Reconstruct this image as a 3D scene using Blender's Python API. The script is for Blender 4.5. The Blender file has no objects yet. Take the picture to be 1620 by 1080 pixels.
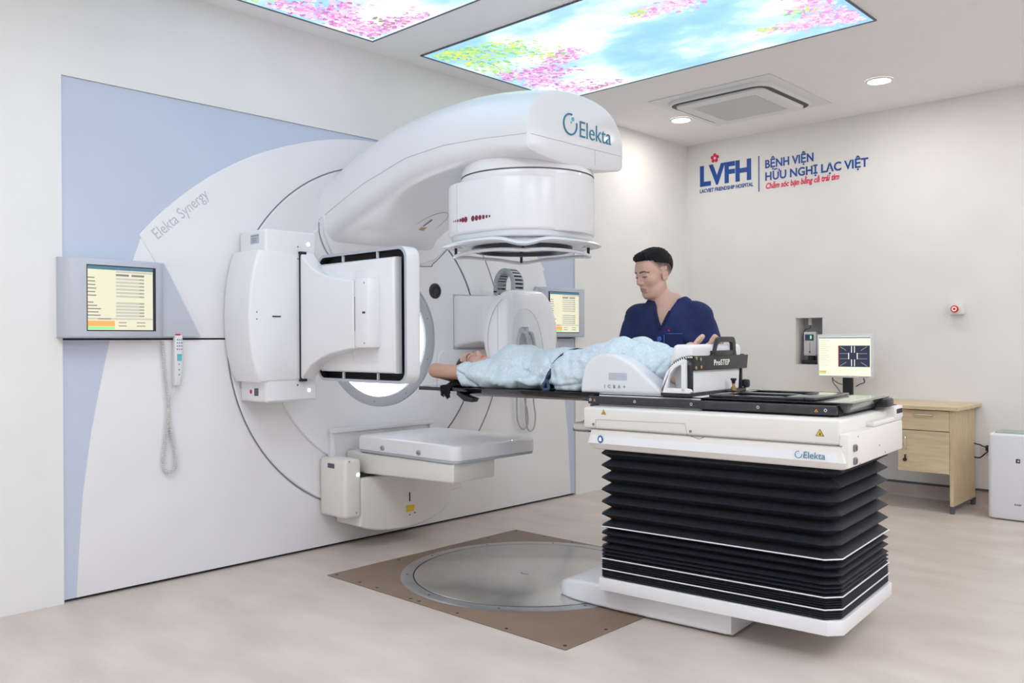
import bpy, bmesh, math, random
import numpy as np
from mathutils import Matrix, Vector

# ------------------------------------------------------------------ camera, exposure, world, lights
SC = bpy.context.scene
COL = SC.collection
PI = math.pi
random.seed(7)

cam_data = bpy.data.cameras.new('camera')
cam_data.sensor_fit = 'HORIZONTAL'
cam_data.sensor_width = 36.0
cam_data.lens = 1360.0 / 1620.0 * 36.0
cam_data.clip_start = 0.05
cam_data.clip_end = 60
cam = bpy.data.objects.new('camera', cam_data)
COL.objects.link(cam)
_r = Vector((0.7283026, 0.68523405, -0.00544227))
_u = Vector((0.00299746, 0.00475622, 0.9999842))
_f = Vector((-0.6852491, 0.72830741, -0.00141001))
cam.matrix_world = Matrix(((_r.x, _u.x, -_f.x, 3.007), (_r.y, _u.y, -_f.y, -3.320), (_r.z, _u.z, -_f.z, 1.21), (0, 0, 0, 1)))
SC.camera = cam

SC.view_settings.view_transform = 'Standard'
SC.view_settings.look = 'None'
SC.view_settings.gamma = 1.0
SC.view_settings.use_curve_mapping = False
SC.view_settings.exposure = 0.44

world = bpy.data.worlds.new('world')
SC.world = world
world.use_nodes = True
world.node_tree.nodes['Background'].inputs[0].default_value = (0.8, 0.9, 1.0, 1)
world.node_tree.nodes['Background'].inputs[1].default_value = 0.05

SKY_STRENGTH = 1.06          # luminous ceiling pictures
DOWNLIGHT_W = 5.5
CEIL = 2.985
DOWNLIGHTS = [(-0.752, 2.683), (0.797, 2.733), (2.35, 2.75), (3.9, 2.75), (4.6, 0.5), (4.6, -2.6), (2.3, -4.6), (0.0, -4.6)]  # all but the first pair are added out of view for brightness
FILL_STRENGTH = 4.5         # added ceiling panels out of view, to brighten the room

# ------------------------------------------------------------------ materials
def mat(name, col, rough=0.5, metal=0.0, emit=None, estr=0.0, spec=None, coat=0.0, alpha=None):
    m = bpy.data.materials.new(name); m.use_nodes = True
    b = m.node_tree.nodes['Principled BSDF']
    b.inputs['Base Color'].default_value = (*col, 1)
    b.inputs['Roughness'].default_value = rough
    b.inputs['Metallic'].default_value = metal
    if spec is not None: b.inputs['Specular IOR Level'].default_value = spec
    if coat: b.inputs['Coat Weight'].default_value = coat; b.inputs['Coat Roughness'].default_value = 0.1
    if emit is not None:
        b.inputs['Emission Color'].default_value = (*emit, 1)
        b.inputs['Emission Strength'].default_value = estr
    return m

def nd(m, typ, **kw):
    n = m.node_tree.nodes.new(typ)
    for k, v in kw.items(): setattr(n, k, v)
    return n
def lk(m, a, b): m.node_tree.links.new(a, b)
def ramp(m, fac, stops):
    r = nd(m, 'ShaderNodeValToRGB'); lk(m, fac, r.inputs[0])
    cr = r.color_ramp
    while len(cr.elements) < len(stops): cr.elements.new(0.5)
    for e, (p, c) in zip(cr.elements, stops): e.position = p; e.color = (*c, 1)
    return r
def noisy(m, scale, a, b, detail=3, lo=0.35, hi=0.65, stretch=(1, 1, 1), bump=0.0, bscale=None):
    """mix two base colours by object-space noise, optional bump"""
    tc = nd(m, 'ShaderNodeTexCoord'); mp = nd(m, 'ShaderNodeMapping')
    mp.inputs['Scale'].default_value = stretch
    lk(m, tc.outputs['Object'], mp.inputs[0])
    n = nd(m, 'ShaderNodeTexNoise'); n.inputs['Scale'].default_value = scale; n.inputs['Detail'].default_value = detail
    lk(m, mp.outputs[0], n.inputs['Vector'])
    r = ramp(m, n.outputs[0], [(lo, a), (hi, b)])
    bs = m.node_tree.nodes['Principled BSDF']
    lk(m, r.outputs[0], bs.inputs['Base Color'])
    if bump:
        n2 = nd(m, 'ShaderNodeTexNoise'); n2.inputs['Scale'].default_value = bscale or scale * 8
        lk(m, mp.outputs[0], n2.inputs['Vector'])
        bp = nd(m, 'ShaderNodeBump'); bp.inputs['Strength'].default_value = bump; bp.inputs['Distance'].default_value = 0.002
        lk(m, n2.outputs[0], bp.inputs['Height']); lk(m, bp.outputs[0], bs.inputs['Normal'])
    return m
def sub_noise(name, a, b, scale=60, **kw):
    m = mat(name, a, kw.pop('rough', 0.5), kw.pop('metal', 0.0), spec=kw.pop('spec', None), coat=kw.pop('coat', 0.0))
    return noisy(m, scale, a, b, **kw)

M = {}
M['wall'] = sub_noise('wall_paint', (.835, .825, .81), (.86, .85, .835), 3, rough=.7, bump=.05, bscale=150)
M['ceil'] = sub_noise('ceiling_paint', (.92, .905, .905), (.93, .915, .915), 3, rough=.8)
M['floor'] = sub_noise('vinyl_floor', (.57, .485, .43), (.69, .60, .545), 2.2, rough=.33, detail=8, lo=.3, hi=.7, stretch=(1, 2.4, 1), spec=.35)
M['cove'] = sub_noise('vinyl_cove', (.52, .45, .42), (.60, .53, .50), 6, rough=.4, detail=6)
M['white'] = sub_noise('white_gloss_shell', (.86, .855, .88), (.88, .875, .90), 2, rough=.28, coat=.25)
M['plate'] = sub_noise('white_satin_cover', (.84, .83, .85), (.86, .85, .87), 2, rough=.42)
M['cream'] = sub_noise('cream_shell', (.82, .79, .74), (.84, .81, .76), 2, rough=.38)
M['greypanel'] = sub_noise('grey_blue_panel', (.55, .61, .74), (.57, .63, .76), 2, rough=.5)
M['console'] = sub_noise('console_grey', (.52, .55, .62), (.55, .58, .65), 3, rough=.45)
M['consoleside'] = sub_noise('console_light_grey', (.70, .71, .70), (.73, .74, .73), 3, rough=.45)
M['black'] = sub_noise('black_plastic', (.012, .012, .016), (.02, .02, .026), 20, rough=.4)
M['gap'] = mat('dark_gap', (.02, .02, .025), .7)
M['seam'] = mat('grey_seam', (.22, .22, .25), .6)
M['lightseam'] = mat('pale_seam', (.52, .53, .57), .6)
M['carbon'] = sub_noise('black_carbon', (.008, .008, .012), (.018, .018, .026), 40, rough=.12, coat=.5)
M['mirror'] = mat('mirror_black', (.02, .02, .025), .04, spec=1.0, coat=1.0)
M['rail'] = sub_noise('anodised_rail', (.055, .055, .065), (.07, .07, .08), 30, rough=.35, metal=.6)
M['bellows'] = sub_noise('black_bellows_fabric', (.007, .008, .014), (.013, .014, .022), 60, rough=.55, bump=.15, bscale=500)
M['steel'] = sub_noise('brushed_steel', (.55, .54, .52), (.68, .67, .65), 3, rough=.24, metal=.85, detail=6)
M['steelring'] = sub_noise('steel_ring', (.40, .41, .43), (.50, .51, .53), 6, rough=.35, metal=.8)
M['brown'] = sub_noise('brown_floor_plate', (.215, .145, .10), (.245, .17, .125), 4, rough=.5)
M['screw'] = mat('dark_screw', (.05, .04, .035), .4, .6)
M['chrome'] = mat('chrome', (.75, .75, .75), .15, 1.0)
M['brass'] = mat('brass', (.6, .42, .2), .3, 1.0)
M['ringgrey'] = sub_noise('satin_grey_ring', (.47, .49, .54), (.50, .52, .57), 4, rough=.5)
M['boreglow'] = mat('bore_glow_disc', (.9, .9, .9), .5, emit=(.93, .95, 1.0), estr=1.25)  # emission replaces the brightness of the lit space behind the bore
M['led'] = mat('green_white_led', (.8, 1, .9), .3, emit=(.75, 1, .85), estr=1.6)
M['red'] = mat('signal_red', (.65, .02, .03), .35)
M['dot'] = mat('plum_dot', (.22, .02, .06), .4)
M['yellow'] = mat('warning_yellow', (.85, .55, .02), .5)
M['orange'] = mat('warning_orange', (.85, .28, .02), .5)
M['label'] = mat('label_grey', (.50, .55, .62), .5)
M['elekta'] = mat('teal_lettering', (.03, .22, .34), .5)
M['elektalight'] = mat('light_teal', (.12, .50, .62), .5)
M['greytext'] = mat('grey_lettering', (.20, .24, .30), .5)
M['darktext'] = mat('dark_lettering', (.03, .035, .05), .5)
M['logoblue'] = mat('logo_blue', (.008, .075, .36), .5)
M['logored'] = mat('logo_red', (.80, .02, .10), .5)
M['blueicon'] = mat('icon_blue', (.03, .12, .42), .5)
M['screen'] = mat('screen_cream', (.1, .1, .1), .2, emit=(.78, .76, .55), estr=0.76)
M['screen2'] = mat('screen_pale_yellow', (.1, .1, .1), .2, emit=(.88, .93, .68), estr=0.80)
M['scrbar'] = mat('screen_blue_bar', (.05, .05, .05), .2, emit=(.05, .16, .25), estr=0.80)
M['scrgrey'] = mat('screen_grey', (.1, .1, .1), .2, emit=(.50, .49, .40), estr=0.80)
M['scrdark'] = mat('screen_dark', (.02, .02, .03), .2, emit=(.02, .03, .06), estr=0.80)
M['scrwhite'] = mat('screen_white', (.1, .1, .1), .2, emit=(.8, .85, .75), estr=0.80)
M['scrorange'] = mat('screen_orange', (.1, .1, .1), .2, emit=(1, .38, .05), estr=0.80)
M['scrgreen'] = mat('screen_green', (.1, .1, .1), .2, emit=(.25, .85, .25), estr=0.80)
M['scrtext'] = mat('screen_text', (.02, .02, .03), .2, emit=(.24, .22, .20), estr=0.80)
M['scrred'] = mat('screen_red', (.05, .01, .01), .2, emit=(.5, .03, .03), estr=0.80)
M['cablegrey'] = mat('grey_cable', (.45, .46, .44), .5)
M['cablewhite'] = mat('white_cable', (.75, .75, .72), .5)
M['chain'] = mat('chain_grey', (.42, .46, .50), .45)
M['wood'] = sub_noise('pale_oak_laminate', (.64, .50, .31), (.74, .60, .40), 5, rough=.45, detail=6, stretch=(1, 6, 9))
M['woodside'] = sub_noise('pale_oak_laminate_side', (.60, .46, .28), (.69, .55, .36), 5, rough=.45, detail=6, stretch=(6, 6, 1))
M['footgrey'] = mat('dark_grey_foot', (.10, .10, .115), .5)
M['purif'] = mat('purifier_white', (.80, .80, .84), .35)
M['purifgrey'] = mat('purifier_grey_green', (.33, .43, .40), .35)
M['stripdark'] = mat('dark_strip', (.12, .12, .14), .5)
M['acwhite'] = mat('ac_white', (.80, .80, .79), .5)
M['acgrille'] = mat('ac_grille', (.60, .60, .60), .6)
M['lamp'] = mat('downlight_diffuser', (1, 1, 1), .5, emit=(1, .97, .90), estr=12)
M['niche'] = sub_noise('niche_plaster', (.42, .42, .43), (.60, .60, .58), 9, rough=.8)
M['device'] = mat('device_grey', (.62, .62, .64), .4)
M['foam'] = sub_noise('white_foam', (.83, .83, .85), (.86, .86, .88), 8, rough=.6)
M['pad'] = sub_noise('pale_shell', (.78, .80, .84), (.80, .82, .86), 4, rough=.3, coat=.3)
M['framewhite'] = mat('white_monitor_frame', (.78, .78, .82), .35)

# ------------------------------------------------------------------ scene graph helpers
WM = {}
LF = Matrix.Rotation(math.radians(5), 4, 'Z')      # the treatment couch is turned five degrees
ID = Matrix.Identity(4)
def thing(name, label, cat, loc=(0, 0, 0), rotz=0.0, group=None):
    o = bpy.data.objects.new(name, None); COL.objects.link(o)
    o.empty_display_size = 0.1
    mw = Matrix.Translation(loc) @ Matrix.Rotation(rotz, 4, 'Z')
    o.matrix_world = mw; WM[o] = mw
    o['label'] = label; o['category'] = cat
    if group: o['group'] = group
    return o
def tag(o, label, cat, group=None):
    o['label'] = label; o['category'] = cat
    if group: o['group'] = group
    return o
def struct(o): o['kind'] = 'structure'; return o
def lab(o, label): o['label'] = label; return o

def link_mesh(name, verts, faces, mats, fm, parent, frame, smooth, origin=None):
    me = bpy.data.meshes.new(name)
    V = np.asarray(verts, dtype=float).reshape(-1, 3)
    F = np.array(frame)
    V = V @ F[:3, :3].T + F[:3, 3]
    if parent is not None:
        inv = np.array(WM[parent].inverted())
    else:
        lo, hi = V.min(0), V.max(0)
        org = origin if origin is not None else ((lo[0] + hi[0]) / 2, (lo[1] + hi[1]) / 2, lo[2])
        inv = np.array(Matrix.Translation(org).inverted())
    W = V @ inv[:3, :3].T + inv[:3, 3]
    me.from_pydata([tuple(v) for v in W], [], faces)
    for m in mats: me.materials.append(m)
    if fm is not None and len(mats) > 1: me.polygons.foreach_set('material_index', fm)
    if smooth:
        me.polygons.foreach_set('use_smooth', [True] * len(me.polygons))
        if smooth is not True:
            bm = bmesh.new(); bm.from_mesh(me); bm.normal_update()
            ca = math.radians(smooth)
            for e in bm.edges:
                e.smooth = len(e.link_faces) == 2 and e.calc_face_angle(0) < ca
            bm.to_mesh(me); bm.free()
    me.update()
    o = bpy.data.objects.new(name, me); COL.objects.link(o)
    if parent is not None:
        o.parent = parent; WM[o] = WM[parent]
    else:
        o.location = org; WM[o] = Matrix.Translation(org)
    return o

def offset_poly(pts, d):
    """inset a CCW polygon by d"""
    n = len(pts); out = []
    for i in range(n):
        p0, p1, p2 = pts[i - 1], pts[i], pts[(i + 1) % n]
        e1 = (p1[0] - p0[0], p1[1] - p0[1]); e2 = (p2[0] - p1[0], p2[1] - p1[1])
        l1 = math.hypot(*e1) or 1e-9; l2 = math.hypot(*e2) or 1e-9
        n1 = (-e1[1] / l1, e1[0] / l1); n2 = (-e2[1] / l2, e2[0] / l2)
        bx, by = n1[0] + n2[0], n1[1] + n2[1]; q = 1 + n1[0] * n2[0] + n1[1] * n2[1]
        q = max(q, .35)
        out.append((p1[0] + bx / q * d, p1[1] + by / q * d))
    return out
def rrect(x0, z0, x1, z1, r, n=5):
    pts = []
    for cx, cz, a in ((x1 - r, z0 + r, -90), (x1 - r, z1 - r, 0), (x0 + r, z1 - r, 90), (x0 + r, z0 + r, 180)):
        for i in range(n + 1):
            t = math.radians(a + 90 * i / n); pts.append((cx + r * math.cos(t), cz + r * math.sin(t)))
    return pts
def area2(p): return sum(p[i - 1][0] * p[i][1] - p[i][0] * p[i - 1][1] for i in range(len(p)))

class G:
    def __init__(s): s.v = []; s.f = []; s.m = []; s.mats = []
    def mi(s, m):
        m = M[m] if isinstance(m, str) else m
        if m not in s.mats: s.mats.append(m)
        return s.mats.index(m)
    def add(s, v, f, m='white', X=None):
        b = len(s.v); k = s.mi(m)
        if X is not None: v = [tuple(X @ Vector(p)) for p in v]
        s.v += [tuple(p) for p in v]; s.f += [tuple(i + b for i in q) for q in f]; s.m += [k] * len(f)
        return s
    def box(s, x0, y0, z0, x1, y1, z1, m='white', bev=0.0, seg=2, X=None):
        x0, x1 = min(x0, x1), max(x0, x1); y0, y1 = min(y0, y1), max(y0, y1); z0, z1 = min(z0, z1), max(z0, z1)
        bm = bmesh.new(); bmesh.ops.create_cube(bm, size=1)
        for v in bm.verts:
            v.co = Vector(((x0 + x1) / 2 + v.co.x * (x1 - x0), (y0 + y1) / 2 + v.co.y * (y1 - y0), (z0 + z1) / 2 + v.co.z * (z1 - z0)))
        if bev:
            bev = min(bev, .49 * min(x1 - x0, y1 - y0, z1 - z0))
            bmesh.ops.bevel(bm, geom=bm.edges[:], offset=bev, segments=seg, affect='EDGES', profile=.5)
        bm.verts.index_update()
        s.add([v.co[:] for v in bm.verts], [[v.index for v in f.verts] for f in bm.faces], m, X); bm.free()
        return s
    def prism(s, pts, axis, a0, a1, m='white', bev=0.0, seg=3, X=None, caps=True, ends=(1, 1)):
        """polygon extruded along an axis, ends rounded by bev"""
        pts = list(pts)
        if area2(pts) < 0: pts = pts[::-1]
        a0, a1 = min(a0, a1), max(a0, a1)
        st = []
        b0, b1 = bev * ends[0], bev * ends[1]
        if b0:
            for i in range(seg): t = PI / 2 * i / seg; st.append((a0 + b0 * (1 - math.sin(t)) if False else a0 + b0 * (1 - math.cos(t)), b0 * (1 - math.sin(t))))
        st.append((a0 + b0, 0)); st.append((a1 - b1, 0))
        if b1:
            for i in range(seg - 1, -1, -1): t = PI / 2 * i / seg; st.append((a1 - b1 * (1 - math.cos(t)), b1 * (1 - math.sin(t))))
        v = []; f = []; n = len(pts)
        for a, d in st:
            ring = offset_poly(pts, d) if d > 1e-6 else pts
            for p, q in ring:
                v.append({'x': (a, p, q), 'y': (p, a, q), 'z': (p, q, a)}[axis])
        fl = axis == 'y'
        for k in range(len(st) - 1):
            for i in range(n):
                j = (i + 1) % n; q = (k * n + i, k * n + j, (k + 1) * n + j, (k + 1) * n + i)
                f.append(q[::-1] if fl else q)
        if caps:
            c0 = tuple(range(n)); c1 = tuple((len(st) - 1) * n + i for i in range(n))
            f.append(c0 if fl else c0[::-1]); f.append(c1[::-1] if fl else c1)
        return s.add(v, f, m, X)
    def loft(s, rings, m='white', caps=True, closed=True, X=None):
        v = [p for r in rings for p in r]; n = len(rings[0]); f = []
        for k in range(len(rings) - 1):
            for i in range(n if closed else n - 1):
                j = (i + 1) % n; f.append((k * n + i, k * n + j, (k + 1) * n + j, (k + 1) * n + i))
        if caps: f.append(tuple(range(n))[::-1]); f.append(tuple((len(rings) - 1) * n + i for i in range(n)))
        return s.add(v, f, m, X)
    def lathe(s, prof, c=(0, 0, 0), axis='z', n=48, m='white', cap0=False, cap1=False, X=None, a0=0, a1=2 * PI):
        """prof: list of (radius, height along axis)"""
        v = []; f = []; full = abs(a1 - a0 - 2 * PI) < 1e-6
        for r, h in prof:
            for i in range(n):
                t = a0 + (a1 - a0) * i / (n if full else n - 1); p, q = r * math.cos(t), r * math.sin(t)
                v.append({'z': (c[0] + p, c[1] + q, c[2] + h), 'x': (c[0] + h, c[1] + p, c[2] + q), 'y': (c[0] + q, c[1] + h, c[2] + p)}[axis])
        for k in range(len(prof) - 1):
            for i in range(n if full else n - 1):
                j = (i + 1) % n; f.append((k * n + i, k * n + j, (k + 1) * n + j, (k + 1) * n + i))
        if cap0: f.append(tuple(range(n))[::-1])
        if cap1: f.append(tuple((len(prof) - 1) * n + i for i in range(n)))
        return s.add(v, f, m, X)
    def cyl(s, c, r, a0, a1, axis='z', m='white', n=24, bev=0.0, X=None):
        if bev: pr = [(r - bev, a0), (r, a0 + bev), (r, a1 - bev), (r - bev, a1)]
        else: pr = [(r, a0), (r, a1)]
        return s.lathe(pr, c, axis, n, m, True, True, X)
    def tube(s, path, r, m='white', n=8, closed=False, X=None, rr=None):
        P = [Vector(p) for p in path]; N = len(P); v = []; f = []
        up = None
        for i in range(N):
            if closed: t = (P[(i + 1) % N] - P[i - 1])
            else: t = P[min(i + 1, N - 1)] - P[max(i - 1, 0)]
            t.normalize()
            if up is None:
                up = Vector((0, 0, 1)) if abs(t.z) < .9 else Vector((1, 0, 0))
            a = t.cross(up); a.normalize(); b = a.cross(t); b.normalize(); up = b
            ri = rr[i] if rr else r
            for k in range(n):
                w = 2 * PI * k / n; v.append(tuple(P[i] + a * (ri * math.cos(w)) + b * (ri * math.sin(w))))
        for i in range(N if closed else N - 1):
            j = (i + 1) % N
            for k in range(n):
                l = (k + 1) % n; f.append((i * n + k, j * n + k, j * n + l, i * n + l))
        if not closed: f.append(tuple(range(n))); f.append(tuple((N - 1) * n + i for i in range(n))[::-1])
        return s.add(v, f, m, X)
    def text(s, body, size, origin, xdir, ydir, m='darktext', ext=.001, bold=0.0, align='LEFT', sx=1.0, spacing=1.0, shear=0.0):
        v, f = text_geo(body, size, ext, bold, align, spacing, shear)
        xd = Vector(xdir).normalized() * sx; yd = Vector(ydir).normalized(); zd = Vector(xdir).normalized().cross(yd); o = Vector(origin)
        return s.add([tuple(o + xd * p[0] + yd * p[1] + zd * p[2]) for p in v], f, m)
    def build(s, name, parent=None, frame=ID, smooth=35, origin=None):
        return link_mesh(name, s.v, s.f, s.mats, s.m, parent, frame, smooth, origin)

def _islands(nv, faces):
    p = list(range(nv))
    def find(a):
        while p[a] != a: p[a] = p[p[a]]; a = p[a]
        return a
    for f in faces:
        r = find(f[0])
        for i in f[1:]: p[find(i)] = r
    return [find(i) for i in range(nv)]
def build_each(g, name, parent=None, frame=ID, smooth=35):
    """every connected piece becomes a part of its own"""
    ids = _islands(len(g.v), g.f); out = []
    for r in sorted(set(ids[f[0]] for f in g.f)):
        q = G(); mp = {}
        for i, v in enumerate(g.v):
            if ids[i] == r: mp[i] = len(q.v); q.v.append(v)
        q.mats = g.mats
        for f, m in zip(g.f, g.m):
            if ids[f[0]] == r: q.f.append(tuple(mp[i] for i in f)); q.m.append(m)
        out.append(q.build(name, parent, frame, smooth))
    return out

def text_geo(body, size, ext, bold, align, spacing, shear):
    cu = bpy.data.curves.new('t', 'FONT'); cu.body = body; cu.size = size; cu.extrude = ext; cu.offset = bold
    cu.align_x = align; cu.align_y = 'BOTTOM_BASELINE'; cu.space_character = spacing; cu.shear = shear; cu.resolution_u = 3
    ob = bpy.data.objects.new('t', cu); COL.objects.link(ob)
    dg = bpy.context.evaluated_depsgraph_get(); dg.update()
    me = bpy.data.meshes.new_from_object(ob.evaluated_get(dg))
    v = [tuple(p.co) for p in me.vertices]; f = [tuple(q.vertices) for q in me.polygons]
    bpy.data.objects.remove(ob); bpy.data.curves.remove(cu); bpy.data.meshes.remove(me)
    return v, f

def smoothpath(pts, n=8):
    """Catmull-Rom through points"""
    P = [Vector(p) for p in pts]; out = []
    for i in range(len(P) - 1):
        p0 = P[max(i - 1, 0)]; p1 = P[i]; p2 = P[i + 1]; p3 = P[min(i + 2, len(P) - 1)]
        for k in range(n):
            t = k / n
            out.append(tuple(.5 * ((2 * p1) + (p2 - p0) * t + (2 * p0 - 5 * p1 + 4 * p2 - p3) * t * t + (3 * p1 - p0 - 3 * p2 + p3) * t ** 3)))
    out.append(tuple(P[-1])); return out
def interp(xs, ys, x): return float(np.interp(x, xs, ys))

# ------------------------------------------------------------------ signed distance modelling (for bodies and moulded shapes)
class Field:
    def __init__(s, lo, hi, h):
        s.lo = np.array(lo, float); s.h = h
        s.n = np.ceil((np.array(hi, float) - s.lo) / h).astype(int) + 1
        s.D = np.full(tuple(s.n), 1.0, np.float32)
    def win(s, a, b, pad):
        i0 = np.maximum(((np.array(a) - pad - s.lo) / s.h).astype(int), 0)
        i1 = np.minimum(((np.array(b) + pad - s.lo) / s.h).astype(int) + 2, s.n)
        if (i1 <= i0).any(): return None
        ax = [(s.lo[k] + s.h * np.arange(i0[k], i1[k])).astype(np.float32) for k in range(3)]
        return tuple(slice(i0[k], i1[k]) for k in range(3)), np.meshgrid(*ax, indexing='ij', sparse=True)
    def put(s, sl, d, k, op):
        A = s.D[sl]
        if op == 's': d = -d; A = -A; 
        if op == 's':   # smooth max of D and -d  ==  -(smin(-D, d))
            d = -d; 
        if k > 0:
            h = np.clip(.5 + .5 * (A - d) / k, 0, 1); R = A * (1 - h) + d * h - k * h * (1 - h)
        else: R = np.minimum(A, d)
        s.D[sl] = -R if op == 's' else R
    def cap(s, a, b, ra, rb=None, k=.02, op='u', sc=(1, 1, 1)):
        rb = ra if rb is None else rb; a = np.array(a, float); b = np.array(b, float); R = max(ra, rb) * max(sc)
        w = s.win(np.minimum(a, b) - R, np.maximum(a, b) + R, k + 4 * s.h)
        if w is None: return s
        sl, (X, Y, Z) = w; ab = b - a; L = max(float(ab @ ab), 1e-9)
        t = np.clip(((X - a[0]) * ab[0] + (Y - a[1]) * ab[1] + (Z - a[2]) * ab[2]) / L, 0, 1)
        d = np.sqrt(((X - a[0] - t * ab[0]) / sc[0]) ** 2 + ((Y - a[1] - t * ab[1]) / sc[1]) ** 2 + ((Z - a[2] - t * ab[2]) / sc[2]) ** 2) - (ra + (rb - ra) * t)
        s.put(sl, d.astype(np.float32), k, op); return s
    def ell(s, c, r, k=.02, op='u', R=None):
        c = np.array(c, float); r = np.array(r, float); m = r.max()
        w = s.win(c - m, c + m, k + 4 * s.h)
        if w is None: return s
        sl, (X, Y, Z) = w; dx, dy, dz = X - c[0], Y - c[1], Z - c[2]
        if R is not None: R = np.array(R)[:3, :3]; dx, dy, dz = (R[0, i] * dx + R[1, i] * dy + R[2, i] * dz for i in range(3))
        k0 = np.sqrt((dx / r[0]) ** 2 + (dy / r[1]) ** 2 + (dz / r[2]) ** 2)
        k1 = np.sqrt((dx / r[0] ** 2) ** 2 + (dy / r[1] ** 2) ** 2 + (dz / r[2] ** 2) ** 2) + 1e-6
        s.put(sl, (k0 * (k0 - 1) / k1).astype(np.float32), k, op); return s
    def rbox(s, c, hs, r, k=.0, op='u', R=None):
        c = np.array(c, float); m = np.linalg.norm(hs)
        ext = np.full(3, m) if R is not None else np.array(hs)
        w = s.win(c - ext, c + ext, k + 4 * s.h)
        if w is None: return s
        sl, (X, Y, Z) = w; dx, dy, dz = X - c[0], Y - c[1], Z - c[2]
        if R is not None: R = np.array(R)[:3, :3]; dx, dy, dz = (R[0, i] * dx + R[1, i] * dy + R[2, i] * dz for i in range(3))
        qx, qy, qz = np.abs(dx) - hs[0] + r, np.abs(dy) - hs[1] + r, np.abs(dz) - hs[2] + r
        d = np.sqrt(np.maximum(qx, 0) ** 2 + np.maximum(qy, 0) ** 2 + np.maximum(qz, 0) ** 2) + np.minimum(np.maximum(np.maximum(qx, qy), qz), 0) - r
        s.put(sl, d.astype(np.float32), k, op); return s
    def fun(s, fn, op='i', k=0):
        """fn(X,Y,Z) signed distance over the whole grid: i = intersect, s = subtract, a = add to the distance"""
        ax = [(s.lo[i] + s.h * np.arange(s.n[i])).astype(np.float32) for i in range(3)]
        d = fn(*np.meshgrid(*ax, indexing='ij', sparse=True))
        if op == 'a': s.D = (s.D + d).astype(np.float32)
        elif op == 'u': s.D = np.minimum(s.D, d).astype(np.float32)
        else: s.D = np.maximum(s.D, d if op == 'i' else -d).astype(np.float32)
        return s
    def mesh(s):
        D = s.D.copy()
        for ax in range(3):
            for e in (0, -1):
                sl = [slice(None)] * 3; sl[ax] = e; D[tuple(sl)] = 1.0
        S = D < 0; nx, ny, nz = D.shape
        C = [S[i:nx - 1 + i, j:ny - 1 + j, k:nz - 1 + k] for i in (0, 1) for j in (0, 1) for k in (0, 1)]
        al = C[0].copy(); an = C[0].copy()
        for c in C[1:]: al &= c; an |= c
        I, J, K = np.nonzero(an & ~al)
        idx = np.full((nx - 1, ny - 1, nz - 1), -1, np.int32); idx[I, J, K] = np.arange(len(I))
        acc = np.zeros((len(I), 3)); cnt = np.zeros(len(I))
        cor = [(i, j, k) for i in (0, 1) for j in (0, 1) for k in (0, 1)]
        for a in cor:
            for ax in range(3):
                if a[ax] == 0:
                    b = list(a); b[ax] = 1
                    d0 = D[I + a[0], J + a[1], K + a[2]]; d1 = D[I + b[0], J + b[1], K + b[2]]
                    m = (d0 < 0) != (d1 < 0); t = np.where(m, d0 / np.where(m, d0 - d1, 1), 0)
                    p = np.tile(np.array(a, float), (len(I), 1)); p[:, ax] += t
                    acc[m] += p[m]; cnt[m] += 1
        V = (acc / cnt[:, None] + np.c_[I, J, K]) * s.h + s.lo
        Q = []
        for ax in range(3):
            sh = [slice(0, -1) if q == ax else slice(1, -1) for q in range(3)]
            sh2 = [slice(1, None) if q == ax else slice(1, -1) for q in range(3)]
            A = S[tuple(sh)]; B = S[tuple(sh2)]
            i, j, k = np.nonzero(A != B); fl = A[i, j, k]
            b = [i, j, k]; o = [q for q in range(3) if q != ax]
            for q in o: b[q] = b[q] + 1
            def cell(d1, d2):
                c = [b[0].copy(), b[1].copy(), b[2].copy()]; c[o[0]] -= d1; c[o[1]] -= d2; return idx[c[0], c[1], c[2]]
            q = np.stack([cell(1, 1), cell(0, 1), cell(0, 0), cell(1, 0)], 1)
            if ax == 1: fl = ~fl
            q = np.where(fl[:, None], q, q[:, ::-1]); Q.append(q)
        return V, np.concatenate(Q)
    def build(s, name, m, parent=None, frame=ID, colfn=None, matfn=None, mats=None, relax=1, origin=None):
        V, Q = s.mesh()
        for _ in range(relax):
            e = np.concatenate([Q[:, [0, 1]], Q[:, [1, 2]], Q[:, [2, 3]], Q[:, [3, 0]]]); e = np.concatenate([e, e[:, ::-1]])
            A = np.stack([np.bincount(e[:, 0], V[e[:, 1], c], len(V)) for c in range(3)], 1); n = np.bincount(e[:, 0], minlength=len(V))[:, None]
            V = .5 * V + .5 * A / np.maximum(n, 1)
        ml = [M[m] if isinstance(m, str) else m] + [M[q] for q in (mats or [])]
        fm = None
        if matfn is not None: fm = matfn(V[Q].mean(1)).astype(int).tolist()
        o = link_mesh(name, V, [tuple(int(i) for i in q) for q in Q], ml, fm, parent, frame, True, origin)
        if colfn is not None:
            at = o.data.color_attributes.new('tint', 'FLOAT_COLOR', 'POINT')
            c = np.ones((len(V), 4), np.float32); c[:, :3] = colfn(V); at.data.foreach_set('color', c.ravel())
        return o
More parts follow.
